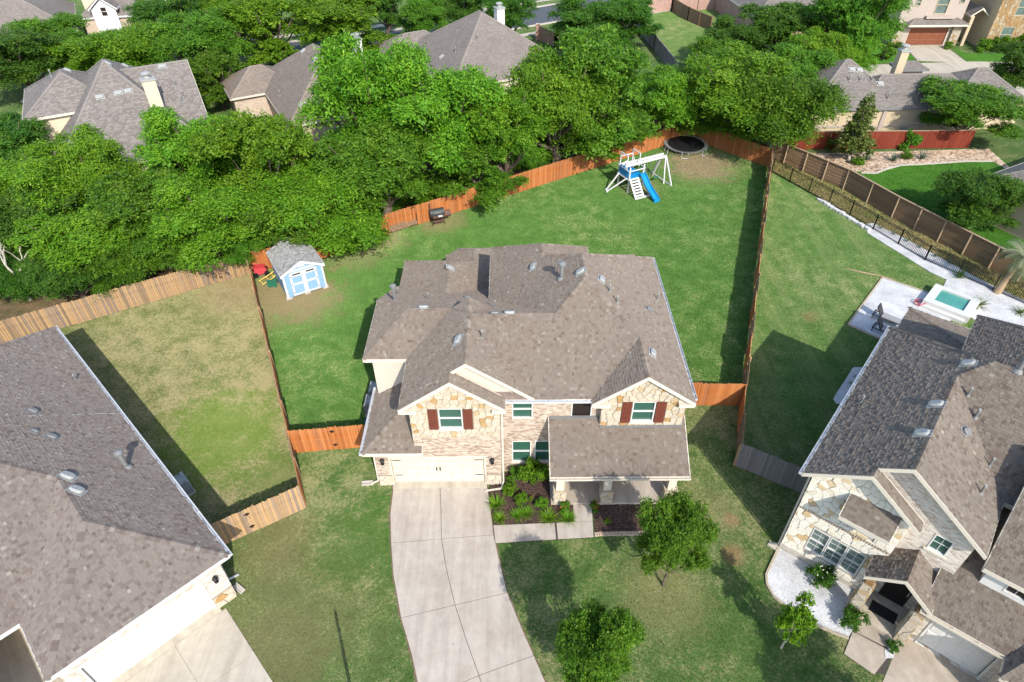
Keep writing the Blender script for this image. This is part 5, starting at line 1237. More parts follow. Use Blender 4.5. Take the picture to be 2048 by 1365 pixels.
BELT = [(20, 555, 1.8, 56, 'deep', 'dark bushy tree behind the bare dead tree'), (62, 440, 4.2, 76, 'deep', 'dark green tree at the fence end beside the bare dead tree'), (50, 405, 4.6, 92, 'lime', 'pale lime green tree below the pale yellow house'), (165, 355, 5.0, 84, 'lime', 'lime green tree overlapping the grey roof edge'),
    (195, 480, 3.8, 100, 'bright', 'bright green tree behind the weathered fence, tallest of its stretch'), (300, 430, 4.6, 96, 'mid', 'mid green tree between two brighter crowns behind the weathered fence'), (400, 315, 5.8, 98, 'bright', 'tall bright tree in front of the grey roof chimney'),
    (425, 440, 4.6, 108, 'bright', 'broad bright tree uphill from the shed'), (335, 490, 3.0, 66, 'mid', 'low leafy tree spilling over the weathered fence'), (520, 330, 6.6, 104, 'bright', 'tall bright tree below the streaked brown roof'),
    (548, 430, 4.2, 84, 'mid', 'mid green tree whose branches touch the shed roof'), (640, 400, 5.0, 106, 'bright', 'bright rounded tree between the shed and the brown roof'), (688, 455, 3.2, 74, 'mid', 'low spreading tree hanging over the fence next to the shed'),
    (745, 205, 8.0, 118, 'bright', 'tallest bright tree beside the white chimney of the brown roof house'), (760, 335, 5.4, 114, 'mid', 'mid green tree behind the smoker grill'), (880, 235, 7.2, 126, 'bright', 'wide bright tree in front of the taupe roof'),
    (955, 320, 4.6, 92, 'mid', 'mid green tree above the bird feeder fence'), (1010, 255, 6.2, 92, 'bright', 'bright tree at the lower corner of the taupe roof'), (1115, 205, 6.6, 98, 'bright', 'bright drooping tree right of the taupe roof'),
    (1200, 165, 7.4, 106, 'mid', 'tall feathery tree left of the grey panel fence'), (1225, 250, 4.6, 82, 'mid', 'lower tree behind the swing set'), (1325, 200, 5.0, 80, 'bright', 'bright tree right above the round trampoline'),
    (1415, 230, 4.4, 76, 'mid', 'feathery tree behind the trampoline corner'), (1475, 185, 6.4, 106, 'bright', 'large bright tree beside the far green lawn'), (1565, 215, 5.2, 98, 'mid', 'leafy tree over the short orange fence'),
    
    (1635, 112, 4.0, 56, 'lime', 'yellow green tree behind the slate grey roof'), (1695, 112, 3.6, 40, 'lime', 'smaller yellow green tree next to the cul de sac'), (1600, 145, 4.2, 66, 'mid', 'dark leafy tree left of the slate grey roof'),
    (140, 545, 2.8, 66, 'deep', 'dark understory tree against the weathered fence'), (235, 520, 2.8, 58, 'mid', 'low bushy tree at the weathered fence'), (470, 470, 3.0, 60, 'mid', 'low dense tree left of the shed'),
    (10, 300, 4.0, 70, 'deep', 'dark tree beside the pale yellow house wall'),
    (30, 115, 4.8, 82, 'deep', 'dark tree below the far left roof'), (105, 88, 4.8, 70, 'mid', 'mid green tree between the far left roof and the grey roof'), (170, 115, 4.2, 66, 'bright', 'bright tree behind the grey roof ridge'), (250, 110, 4.6, 68, 'bright', 'bright tree below the white dormer gable'),
    (340, 45, 5.4, 54, 'deep', 'dark tree beside the brick bays of the peach house'), (395, 85, 5.0, 74, 'mid', 'mid green tree behind the right end of the grey roof'), (430, 150, 3.8, 52, 'mid', 'tree between the grey roof and the brown roof'),
    (540, 52, 5.6, 74, 'lime', 'lime tree above the small gable of the brown roof'), (690, 48, 5.6, 84, 'bright', 'big bright tree left of the road'), (640, 15, 5, 50, 'mid', 'tree behind the big bright tree by the road'), (850, 35, 4.0, 48, 'mid', 'roadside tree left of the taupe roof peak'),
    (925, 15, 4.6, 50, 'deep', 'dark roadside tree behind the taupe roof peak'), (1015, 28, 4.6, 48, 'deep', 'dark tree right of the white chimney by the road'), (1180, 42, 4.4, 72, 'deep', 'dark spreading oak on the verge beside the road'), (1258, 35, 4.4, 56, 'deep', 'dark oak at the corner of the far green lawn'),
    (1470, 80, 3.6, 56, 'deep', 'dark tree casting shade on the far green lawn'), (1560, 55, 4.6, 66, 'deep', 'dark tree in front of the far grey hip roof'), (1640, 50, 4.0, 50, 'mid', 'mid green tree beside the tall street tree'), (1715, 42, 6.4, 74, 'mid', 'tall street tree left of the red brown garage'),
    (1425, 110, 3.2, 44, 'mid', 'small tree at the edge of the far green lawn'), (2032, 135, 4.2, 44, 'deep', 'dark round tree by the cul de sac'), (400, 20, 5, 40, 'mid', 'tree right of the peach house'), (470, 25, 5, 48, 'bright', 'bright tree far behind the brown roof'), (770, 10, 4.6, 40, 'deep', 'dark tree beside the road bend')]
for t in BELT: tree_px(*t)
put_tree('tree', 'leafy tree leaning over the fence corner next to the board fence', VAR[2], (22.6, 63.4, 0), 2.7, 2.1, 'mid', 1.2, 'trees in the belt and gardens behind')
ru = random.Random(31)
for (a, b, n_) in ((F_BL, F_BM, 2), (F_BM, F_BR, 9)):      # understory close behind the fences
    for k in range(n_):
        t = (k+.5+ru.uniform(-.25, .25))/n_; d = Vector((b[0]-a[0], b[1]-a[1])).normalized(); o = ru.uniform(2.6, 3.8)
        put_tree('understory_tree', 'low bushy tree filling the gap between the fence and the taller trees', ru.choice(VAR), (a[0]+(b[0]-a[0])*t-d.y*o, a[1]+(b[1]-a[1])*t+d.x*o, -.5), ru.uniform(1.7, 2.3), ru.uniform(1.2, 1.7), ru.choice(('mid', 'bright', 'deep', 'mid')), ru.uniform(0, 6.3), 'low trees close behind the fences')
tree_px(1940, 232, 2.9, 72, 'mid', 'wide crape myrtle like tree in the river rock bed', OAK[0], None, unit=1.45, tall=1.15)
tree_px(1958, 422, 2.2, 68, 'deep', 'dense dark tree beyond the brown board fence', OAK[1], None, unit=1.4, tall=1.4)
put_tree('oak_tree', 'young oak with rounded dark crown right of the porch bed', OAK[0], gp(1327, 1172), 1.66, 2.55, 'mid', .4)
put_tree('oak_tree', 'young oak in the middle of the front lawn beside the driveway', OAK[1], gp(1188, 1392), 1.72, 2.7, 'mid', 2.1)
put_tree('oak_tree', 'oak at the street end of the front lawn casting shade on the grass', OAK[1], (14.6, 5.6, 0), 2.2, 2.9, 'mid', 4.1)
put_tree('citrus_tree', 'small yellow green tree with thin pale trunk beside the white gravel bed', SMALL, gp(1562, 1296), .84, 1.7, 'lime', .4)
put_tree('magnolia_tree', 'narrow magnolia with glossy leaves in the river rock bed', MAGN, gp(1697, 322), 2.1, 1.62, 'olive', .2)
# bare dead tree at the left end
dt = MB(); rd_ = random.Random(5); b0 = gp(60, 600)
def limb(p, d, L, r, depth):
    e = p+d*L; m_ = p+d*L*.5+Vector((rd_.uniform(-.1, .1), rd_.uniform(-.1, .1), 0))*L*.5
    dt.tube([p, m_, e], [r, r*.8, r*.6], 6, False)
    if depth:
        for k in range(3 if depth > 1 else 2):
            nd = (d+Vector((rd_.uniform(-.8, .8), rd_.uniform(-.8, .8), rd_.uniform(-.1, .5)))).normalized(); limb(e, nd, L*rd_.uniform(.5, .75), r*.55, depth-1)
limb(Vector((0, 0, -.1)), Vector((.08, -.05, 1)), 1.9, .15, 3)
dt.build('dead_tree', M['bark_pale'], None, True, loc=b0, label='bare pale dead tree among the trees behind the weathered fence', cat='tree')
# palm
pr = thing('palm_tree', 'palm tree with tan trunk and arching fronds in the white gravel', 'palm', gp(1993, 586))
mb = MB(); tp = [(0, 0, -.1), (.08, .02, .7), (.2, .05, 1.5), (.38, .1, 2.3), (.5, .1, 2.9)]; mb.tube(tp, [.3, .24, .2, .2, .16], 10); mb.build('trunk', M['post_tan'], pr)
def blades(seed, n, L, w, up, mat, seg=5, droop=1., base=(0, 0, 0), spread=.05):
    """arching blades: tapered strips"""
    r = random.Random(seed); mb = MB()
    for i in range(n):
        a = i*2.399+r.uniform(-.3, .3); el = r.uniform(*up); l = L*r.uniform(.7, 1.15); mb.t = r.random(); s0 = Vector(base)+Vector((math.cos(a), math.sin(a), 0))*r.random()*spread; p = Vector(s0)
        side = Vector((-math.sin(a), math.cos(a), 0)); e = el; prev = None
        for k in range(seg+1):
            t = k/seg; ww = w*(1-t)**.7*(.6+.8*t if t < .4 else 1); q = (p-side*ww/2, p+side*ww/2)
            if prev: mb.face([prev[0], prev[1], q[1], q[0]])
            prev = q; p = p+Vector((math.cos(a)*math.cos(e), math.sin(a)*math.cos(e), math.sin(e)))*l/seg; e -= droop*(.3+t)/seg*2
    return mb.mesh('fronds', mat, tone=True)
def frond_mesh(seed, n, L):
    r = random.Random(seed); mb = MB()
    for i in range(n):
        a = i*2.399; e = r.uniform(-.3, 1.2); p = Vector((.5, .1, 2.9)); l = L*r.uniform(.8, 1.1); side = Vector((-math.sin(a), math.cos(a), 0)); mb.t = r.random()
        for k in range(10):
            q = p+Vector((math.cos(a)*math.cos(e), math.sin(a)*math.cos(e), math.sin(e)))*l/10
            mb.face([p-side*.012, p+side*.012, q+side*.01, q-side*.01]); d = (q-p).normalized()
            for s in (-1, 1):
                for h_ in (0, .5):
                    o = p.lerp(q, h_); ln = .55*math.sin(math.pi*min(1, (k+h_+1)/11))+.08; tip = o+side*s*ln*.8+d*ln*.6+Vector((0, 0, -.12)); mb.face([o-d*.02, o+d*.04, tip])
            p = q; e -= .17
    return mb.mesh('fronds', LF['palm'], tone=True)
add('fronds', frond_mesh(3, 34, 1.9), pr)
# shrubs
def bush_mesh(seed, mat, n=260, k=10, leaf=.16):
    return crown('foliage', seed, mat, nspray=n, k=k, leaf=leaf, droop=0, zc=.62, rv=.75, nl=9, spray=.3, fill=.3, wid=.6)[0]
BU = [bush_mesh(81, LF['bright']), bush_mesh(82, LF['bright']), bush_mesh(83, LF['deep'], 400, 10, .12)]
BST = MB().tube([(0, 0, -.05), (0, 0, .5)], [.06, .03], 6).mesh('stem', M['bark'])
GR = [blades(91+i, 110, .5, .03, (.5, 1.45), LF['lime'], 4, .9, (0, 0, 0), .12) for i in range(2)]
YU = blades(97, 46, .5, .045, (.2, 1.5), LF['blue'], 3, .12); YS = blades(98, 16, .32, .04, (.2, 1.3), LF['blue'], 3, .1); FP = blades(99, 60, .75, .05, (.1, 1.4), LF['olive'], 4, .7)
def bush(px, py, r, mat, label, var=0, name='shrub', group=None, h=1.):
    p = gp(px, py); root = thing(name, label, 'shrub', p, rt.uniform(0, 6), group, (r, r, r*h)); c = add('foliage', BU[var], root); add('stem', BST, root)
    if BU[var].materials[0] != LF[mat]: c.material_slots[0].link = 'OBJECT'; c.material_slots[0].material = LF[mat]
    return root
def tuft(px, py, s, me, label, name='grass_clump', group=None, cat='plant', mat=None):
    o = add(name, me, None, gp(px, py, .01), (0, 0, rt.uniform(0, 6)), s, label, cat, group)
    if mat: o.material_slots[0].link = 'OBJECT'; o.material_slots[0].material = LF[mat]
    return o
bush(1063, 962, .78, 'bright', 'tall bright shrub under the paired ground floor windows', 1, h=1.5); bush(1083, 958, .55, 'bright', 'bright shrub at the corner of the porch and the brick wall', 0, h=1.6)
bush(1032, 957, .5, 'mid', 'mid green shrub beside the downspout below the left window', 0, h=1.2); bush(1018, 985, .46, 'bright', 'round shrub in the mulch close to the garage corner', 1, h=.9)
bush(1043, 1003, .44, 'bright', 'round shrub beside the red flowers in the mulch', 0, h=.9); bush(1084, 1012, .4, 'bright', 'round shrub beside the stone porch pier', 1, h=.9)
for px, py, s, lab in ((993, 1012, 1.25, 'grassy yellow green clump along the driveway edge'), (1000, 1040, 1.0, 'grassy clump where the driveway meets the front walk'), (1034, 1034, 1.05, 'grassy clump in the middle of the mulch by the front walk'), (1052, 1030, 1.1, 'grassy clump between the middle clump and the round shrub'), (1096, 1040, 1.35, 'large yellow grassy clump at the bend of the front walk'), (1135, 1040, 1.15, 'grassy clump beside the porch walk')):
    tuft(px, py, s, rt.choice(GR), lab)
def rose(px, py, r, label):
    o = bush(px, py, r, 'mid', label, 0, 'rose_bush', h=1.2); mb = MB(); q = random.Random(px)
    for i in range(9): a = q.uniform(0, 6.3); d = q.uniform(.3, .9); mb.lathe([(.02, 0), (.1, .04), (.06, .1)], 6, (d*math.cos(a), d*math.sin(a), q.uniform(.8, 1.25)))
    mb.build('blossoms', M['flower_red'], o)
rose(1128, 1020, .34, 'rose bush with red blossoms in front of the left porch pier'); rose(1188, 1018, .3, 'small rose bush with red blossoms right of the porch walk'); rose(1062, 1000, .16, 'tiny plant with red flowers in the mulch'); rose(1215, 1046, .18, 'sparse reddish seedling in the bare mulch bed')
o = bush(1640, 1163, .72, 'deep', 'rounded gardenia bush with white flowers in the white gravel', 2); mb = MB(); q = random.Random(3)
for i in range(13): a = q.uniform(0, 6.3); d = q.uniform(.1, .75); mb.lathe([(.015, 0), (.045, .02), (.02, .045)], 6, (d*math.cos(a), d*math.sin(a), 1.25-.45*d*d+q.uniform(-.08, .04)))
mb.build('blossoms', M['flower_white'], o)
bush(1699, 1247, .62, 'deep', 'round dark bush at the entry end of the white gravel', 2, h=1.1); bush(1783, 1297, .34, 'deep', 'small dark bush in the gravel corner beside the driveway', 2)
bush(1659, 299, .95, 'deep', 'round dark shrub against the red fence', 2); bush(1815, 300, .95, 'mid', 'upright pale shrub against the red fence', 0, h=1.5); bush(1715, 330, .7, 'bright', 'low bright shrub at the magnolia foot', 1, h=.7); bush(1812, 318, .7, 'mid', 'low shrub in front of the upright pale shrub', 1, h=.7)
for px, py, lab in ((1785, 322, 'blue green agave in the river rock between two shrubs'), (1843, 318, 'blue green agave in the river rock beside the upright shrub'), (1733, 320, 'blue green agave in the river rock beside the magnolia')): tuft(px, py, 2.0, YU, lab, 'agave')
for k, (px, py) in enumerate(((1760, 458), (1786, 470), (1812, 484), (1838, 497), (1870, 514), (1897, 527))): tuft(px, py, 1.35, YS, 'small spiky yucca in the white gravel strip along the iron fence', 'yucca', 'yuccas along the gravel strip')
tuft(1957, 612, 1.25, FP, 'fan shaped sago like plant beside the spa', 'sago_plant'); tuft(1918, 556, 1.6, YU, 'dark spiky plant at the head of the gravel', 'agave', mat='deep'); tuft(2040, 628, 1.0, FP, 'fan shaped plant in the gravel behind the house roof', 'sago_plant')
for px, py, r, lab in ((1995, 103, 1.5, 'clipped hedge shrub in front of the stone townhouse'), (1965, 103, 1.2, 'clipped hedge shrub at the stone townhouse corner'), (2030, 100, 1.5, 'clipped hedge shrub next to the second red brown garage'), (1895, 98, .7, 'round shrub between the two townhouse driveways'), (1780, 96, .6, 'small round shrub by the taupe townhouse walk'), (1795, 96, .6, 'small round shrub beside the red brown garage'), (1770, 118, 1.1, 'shrub under the street lamp by the cul de sac'), (1815, 150, .9, 'shrub beside the tan chimney')): bush(px, py, r, 'bright', lab, 1)

# ================================================================== THINGS IN THE YARDS
# shed
pA, pB = gp(577, 601), gp(655, 576); yaw = math.atan2(pB.y-pA.y, pB.x-pA.x); SW = (pB-pA).length; SD = 3.4; WH = 2.05
sh = thing('garden_shed', 'light blue garden shed with white trim and grey shingle roof', 'shed', pA, yaw)
fr = WF((0, 0), (SW, 0), .16); pk = 2.05+SW/2*.5
wall(sh, fr, [(0, 0), (SW, 0), (SW, WH), (SW/2, pk), (0, WH)], M['blue_panel'], (), .06)
for p0, p1 in (((SW, 0), (SW, SD)), ((SW, SD), (0, SD)), ((0, SD), (0, 0))): wf = WF(p0, p1, .16); wall(sh, wf, rectp(wf.L, 0, WH), M['blue_panel'], (), .06)
mb = MB()
for u in (0, SW-.11): fr.box(mb, u, u+.11, 0, WH, .0, .03)
wf = WF((0, SD), (0, 0), .16); wf.box(mb, SD-.11, SD, 0, WH, 0, .028)
fr.box(mb, .11, SW-.11, WH-.02, WH+.1, 0, .032); fr.box(mb, SW/2-.24, SW/2+.24, WH+.22, WH+.42, 0, .03); mb.build('corner_trim', M['white'], sh)
for s in (0, 1):
    a = .48+s*(SW-.96)/2; b = a+(SW-.96)/2; mb = MB(); fr.box(mb, a, b, .06, WH-.1, .005, .03); dr = mb.build('shed_door', M['blue_panel'], sh)
    mb = MB()
    for u0, u1, z0, z1 in ((a, a+.14, .06, WH-.1), (b-.14, b, .06, WH-.1), (a+.14, b-.14, .06, .18), (a+.14, b-.14, .92, 1.06), (a+.14, b-.14, WH-.42, WH-.1)): fr.box(mb, u0, u1, z0, z1, .03, .05)
    mb.build('door_trim', M['white'], dr)
    for k in range(2): q = MB(); u0 = a+.22+k*(b-a-.4)/2; fr.box(q, u0, u0+(b-a)*.3, WH-.31, WH-.2, .045, .056); q.build('pane', M['glass_dark'], dr)
    for z in (.3, 1.0, 1.62): q = MB(); u0 = a+.02 if not s else b-.12; fr.box(q, u0, u0+.1, z, z+.05, .05, .065); q.build('hinge', M['iron'], dr)
sr = rect(-.12, SW+.12, -.14, SD+.1, None, (.5, WH+.12), None, (.5, WH+.12)); EXo = roof(sh, [sr], M['sh_shed'], M['white'], seed=21, big=False)
for u in (.1, SW/2, SW-.1): mb = MB(); mb.box(u-.2, u+.2, .0, .24, 0, .17); mb.build('foundation_block', M['kerb'], sh)
# ring of bare soil kicked up round the shed is in the lawn; things beside it
p = gp(523, 548); t = thing('riding_mower', 'faded red mower body beside the shed and the fence', 'mower', p, .4); mb = MB(); mb.hexa([(-.5, -.4, .2), (.5, -.4, .2), (.5, .4, .2), (-.5, .4, .2), (-.42, -.3, .75), (.36, -.3, .65), (.36, .3, .65), (-.42, .3, .75)]); mb.build('hood', M['red'], t)
for x in (-.4, .4):
    for y in (-.42, .42): mb = MB(); mb.tube([(x, y-.06, .2), (x, y+.06, .2)], .2, 10); mb.build('wheel', M['black_mat'], t)
mb = MB(); mb.bar((-.3, .1, .7), (-.7, .1, 1.05), .05); mb.build('handle', M['iron'], t)
p = gp(537, 563); t = thing('hand_cart', 'yellow tubular cart frame lying beside the shed', 'cart', p, .7); mb = MB()
for y in (-.3, .3): mb.tube([(-.6, y, .12), (.2, y, .3), (.7, y*.8, .5)], .035, 6)
for x in (-.5, 0, .45): mb.tube([(x, -.3, .12+.2*(x+.6)), (x, .3, .12+.2*(x+.6))], .03, 6)
mb.build('frame', M['yellow'], t); mb = MB(); mb.bar((-.2, -.6, .12), (.6, -.35, .2), .12, .1); mb.bar((0, -.75, .08), (.7, -.5, .12), .1, .08); mb.build('boards', M['grill'], t)
p = gp(546, 572); mb = MB(); mb.hexa([(-.3, -.22, .05), (.3, -.22, .05), (.3, .22, .05), (-.3, .22, .05), (-.36, -.27, .4), (.36, -.27, .4), (.36, .27, .4), (-.36, .27, .4)]); mb.box(-.36, -.3, -.1, .1, .4, .46); mb.lathe([(.1, 0), (.1, .06)], 8, (.2, -.2, 0)); mb.build('utility_tub', M['green_pl'], loc=p, rot=(0, 0, .3), label='small green plastic tub beside the shed wall', cat='tub')
# playset
pc = gp(1262, 346, 1.45); ps_ = thing('play_set', 'white swing set with blue slide and climbing ladder on the back lawn', 'playset', (pc.x, pc.y, 0), R(27)); q = ps_
def part(nm, mb, mt): return mb.build(nm, M[mt], q)
w_ = .11
for x in (-.75, .75):
    for y in (-.8, .8):
        mb = MB(); mb.bar((x, y, 0), (x, y, 2.45), w_); part('post', mb, 'white')
dk = MB(); dk.box(-.8, .8, -.85, .85, 1.35, 1.45); part('deck', dk, 'plastic_blue')
mb = MB(); mb.box(-.72, .72, .8, .84, 1.5, 2.05); mb.box(-.84, -.8, -.7, .7, 1.5, 2.0); part('blue_panel', mb, 'plastic_blue')
for z in (1.3, 2.1):
    mb = MB()
    for y in (-.86, .86): mb.bar((-.85, y, z), (.85, y, z), .07)
    for x in (-.86, .86): mb.bar((x, -.85, z), (x, .85, z), .07)
    part('railing', mb, 'white')
for x in (-.75, .55):   # raised roof frames
    mb = MB(); mb.bar((x, -.3, 2.1), (x, -.3, 3.3), .08); mb.bar((x, .75, 2.1), (x, .75, 3.3), .08); mb.bar((x, -.35, 3.3), (x, .8, 3.3), .08); part('canopy_frame', mb, 'white')
mb = MB(); mb.bar((-.75, .75, 2.9), (.55, .75, 2.9), .07); mb.bar((-1.4, -.3, 2.75), (-.75, -.3, 2.9), .07); part('canopy_rail', mb, 'white')
for y in (-.28, .2): mb = MB(); mb.bar((-1.0, y-.1, 2.45), (3.5, y-.1, 2.45), .1, .2); part('swing_beam', mb, 'white')
for dy, yy in ((-1.25, -.28), (1.25, .2)):
    mb = MB(); mb.bar((3.6, yy+dy, 0), (3.45, yy-.1, 2.45), .1); part('swing_leg', mb, 'white')
    mb = MB(); mb.bar((3.2, yy+dy*.5, 0.), (3.4, yy-.1, 2.4), .09); part('swing_leg', mb, 'white')
mb = MB(); mb.bar((3.55, -1.55, .05), (3.55, 1.45, .05), .09); part('foot_beam', mb, 'white')
for x in (1.7, 2.7):
    mb = MB(); [mb.tube([(x+s, -.3, 2.4), (x+s, -.3, .55)], .012, 5) for s in (-.22, .22)]; part('swing_chain', mb, 'alu'); mb = MB(); mb.box(x-.25, x+.25, -.42, -.18, .5, .55); part('swing_seat', mb, 'green_pl')
# ladder (towards the house) and rock-wall leg
mb = MB(); A_, B_ = Vector((-.35, -.95, 1.4)), Vector((-.35, -2.1, .05))
for s in (-.42, .42): mb.bar(A_+Vector((s, 0, 0)), B_+Vector((s, 0, 0)), .16, .06)
for k in range(7): c = A_.lerp(B_, (k+.2)/7); mb.bar(c+Vector((-.4, 0, 0)), c+Vector((.4, 0, 0)), .05, .13, (0, .6, .8))
part('ladder', mb, 'white'); mb = MB(); mb.bar((-.9, -2.15, .06), (1.0, -2.15, .06), .14, .12); part('foot_beam', mb, 'white')
mb = MB(); mb.bar((-.85, .6, 1.4), (-2.2, .5, .05), .1); mb.bar((-.85, -.6, 1.4), (-2.2, .3, .05), .1); mb.bar((-2.3, .15, .05), (-2.1, .7, .05), .16, .1); part('climbing_leg', mb, 'white')
mb = MB(); pr_ = []   # slide trough
for k in range(17):
    t = k/16; y = -.85-2.5*t; z = 1.45*(1-t)**1.15+.18+.1*math.sin(t*9.5)*(1-t); pr_.append((y, z))
for (y0, z0), (y1, z1) in zip(pr_, pr_[1:]):
    a, b = .3, .78
    mb.face([(a, y0, z0), (b, y0, z0), (b, y1, z1), (a, y1, z1)])
    for xs, xo in ((a, a-.05), (b, b+.05)): mb.face([(xs, y0, z0), (xs, y1, z1), (xs, y1, z1+.16), (xs, y0, z0+.16)]); mb.face([(xs, y0, z0+.16), (xs, y1, z1+.16), (xo, y1, z1+.16), (xo, y0, z0+.16)]); mb.face([(xo, y0, z0+.16), (xo, y1, z1+.16), (xo, y1, z1-.04), (xo, y0, z0-.04)])
    mb.face([(a-.05, y0, z0-.04), (b+.05, y0, z0-.04), (b+.05, y1, z1-.04), (a-.05, y1, z1-.04)])
mb.box(.25, .83, -3.42, -3.35, 0, .34); part('slide', mb, 'plastic_blue')
# trampoline
tc = gp(1372, 288, .62); TZ = .62; tr_ = thing('trampoline', 'round black trampoline under the overhanging branches in the corner', 'trampoline', (tc.x, tc.y, 0)); TR = 2.15
mb = MB(); mb.lathe([(TR-.32, .615), (TR-.32, .63)], 40); mb.build('jumping_mat', M['black_mat'], tr_)
mb = MB(); ring = [(TR*math.cos(k*math.pi/20), TR*math.sin(k*math.pi/20), .62) for k in range(41)]; mb.tube(ring, .032, 7); mb.build('frame_ring', M['greymetal'], tr_)
mb = MB()
for k in range(90): a = k*math.pi/45; c, s = math.cos(a), math.sin(a); mb.bar(((TR-.33)*c, (TR-.33)*s, .62), ((TR-.03)*c, (TR-.03)*s, .62), .022)
mb.build('springs', M['ac_grey'], tr_, kind='stuff')
for k in range(6): a = k*math.pi/3+.3; mb = MB(); mb.tube([(TR*math.cos(a-.14), TR*math.sin(a-.14), .62), (TR*math.cos(a-.14), TR*math.sin(a-.14), .03), (TR*math.cos(a+.14), TR*math.sin(a+.14), .03), (TR*math.cos(a+.14), TR*math.sin(a+.14), .62)], .028, 6); mb.build('leg', M['galv'], tr_)
# smoker grill
p = gp(878, 446); gl = thing('smoker_grill', 'dark offset barrel smoker grill by the orange fence', 'grill', p, R(20))
mb = MB(); mb.tube([(-.7, .1, .95), (.5, .1, .95)], .36, 14); mb.build('barrel', M['grill'], gl); mb = MB(); mb.tube([(.5, .05, .75), (1.05, .05, .75)], .28, 12); mb.build('firebox', M['rust'], gl)
mb = MB(); mb.tube([(-.6, .3, 1.2), (-.6, .3, 1.75)], .06, 8); mb.build('chimney', M['rust'], gl); mb = MB(); mb.box(-.55, .45, -.55, -.25, .78, .82); mb.box(-.5, .4, -.5, -.2, .35, .39); mb.build('shelf', M['rust'], gl)
for x, y in ((-.6, -.35), (.4, -.35), (-.6, .35), (.4, .35)): mb = MB(); mb.bar((x, y, 0), (x, y, .8), .05); mb.build('leg', M['iron'], gl)
mb = MB(); mb.box(-.1, .25, -.5, -.28, .82, .86); mb.build('tray', M['white'], gl)
mb = MB(); mb.bar((-.4, -.27, 1.1), (.2, -.27, 1.1), .03); mb.build('lid_handle', M['alu'], gl)
# shepherd-hook bird feeders
p = gp(986, 425); bf = thing('bird_feeder', 'double hook bird feeder pole with a bottle and tray by the fence', 'feeder', p, .3); mb = MB(); mb.tube([(0, 0, -.05), (0, 0, 2.0)], .02, 6)
for s in (-1, 1): mb.tube([(0, 0, 1.95), (s*.15, 0, 2.15), (s*.35, 0, 2.12), (s*.4, 0, 2.0)], .014, 5)
mb.build('pole', M['iron'], bf); mb = MB(); mb.lathe([(.05, 1.6), (.1, 1.62), (.1, 1.88), (.16, 1.9), (.02, 2.0)], 10, (.4, 0, 0)); mb.build('feeder_tube', M['grill'], bf); mb = MB(); mb.lathe([(.06, 1.6), (.08, 1.7), (.08, 1.86), (.03, 1.98)], 10, (-.4, 0, 0)); mb.build('feeder_bottle', M['white'], bf)
p = gp(966, 402); mb = MB(); mb.box(-.25, .25, -.12, .12, .0, .3); mb.tube([(-.35, 0, 0), (-.35, 0, .55)], .05, 6); mb.lathe([(.1, .55), (.14, .6), (.05, .7)], 8, (-.35, 0, 0)); mb.build('garden_ornament', M['grill'], loc=p, label='small dark garden ornament at the fence foot beside the bird feeder', cat='ornament')
# firewood rack
p = gp(805, 458); fwk = thing('firewood_rack', 'low metal rack with a pile of split firewood by the orange fence', 'firewood', p, R(33)); mb = MB()
for x in (-1.3, 1.3):
    for y in (-.18, .18): mb.tube([(x, y, 0), (x, y, 1.15)], .03, 6)
for y in (-.18, .18): mb.tube([(-1.3, y, .12), (1.3, y, .12)], .025, 6)
mb.build('rack', M['iron'], fwk); lm = MB().tube([(0, -.22, 0), (0, .22, 0)], [.085, .075], 6).mesh('log', M['log']); rg = random.Random(2)
for i in range(54): r_, c_ = divmod(i, 15); add('log', lm, fwk, (-1.15+c_*.165+(r_ % 2)*.08, rg.uniform(-.04, .04), .2+r_*.14), (0, rg.uniform(0, 6), rg.uniform(-.15, .15)))
# air conditioners
def ac(px, py, yaw, label, z=0, s=1.):
    t = thing('air_conditioner', label, 'air conditioner', gp(px, py), yaw, None, s); mb = MB(); a = .42
    mb.box(-a-.08, a+.08, -a-.08, a+.08, 0, .06); mb.build('pad', M['kerb'], t); mb = MB()
    for k in range(4):
        x, y = ((-a, -a), (a, -a), (a, a), (-a, a))[k]; mb.box(x-.04, x+.04, y-.04, y+.04, .06, .95)
    for k in range(16): z_ = .1+k*.05; mb.box(-a, a, -a, -a+.02, z_, z_+.03); mb.box(-a, a, a-.02, a, z_, z_+.03); mb.box(-a, -a+.02, -a, a, z_, z_+.03); mb.box(a-.02, a, -a, a, z_, z_+.03)
    mb.box(-a+.05, a-.05, -a+.05, a-.05, .06, .88); mb.build('casing', M['ac_grey'], t); mb = MB(); mb.lathe([(.4, .95), (.4, .98), (.34, .985), (.34, .93)], 20); mb.box(-a-.02, -.3, -a-.02, a+.02, .93, .97); mb.box(.3, a+.02, -a-.02, a+.02, .93, .97); mb.build('top_rim', M['ac_grey'], t)
    mb = MB(); mb.lathe([(.33, .9), (.33, .91)], 18); mb.build('fan_grille', M['black_mat'], t)
ac(758, 795, 0, 'air conditioner in the shade of the brick house side, farther from the gate'); ac(750, 822, 0, 'air conditioner next to the orange gate fence by the brick house')
ac(366, 985, .78, 'grey air conditioner half hidden under the single storey house eave'); ac(1800, 268, 0, 'air conditioner between the tan stucco wall and the red fence')
p = gp(742, 846); mb = MB(); mb.lathe([(.5, 0), (.55, .25), (.4, .45), (.1, .5)], 9); mb.build('covered_pile', M['tarp_blue'], loc=p, scale=(.7, .5, .7), label='dark blue tarp bundle behind the orange gate fence', cat='tarp')
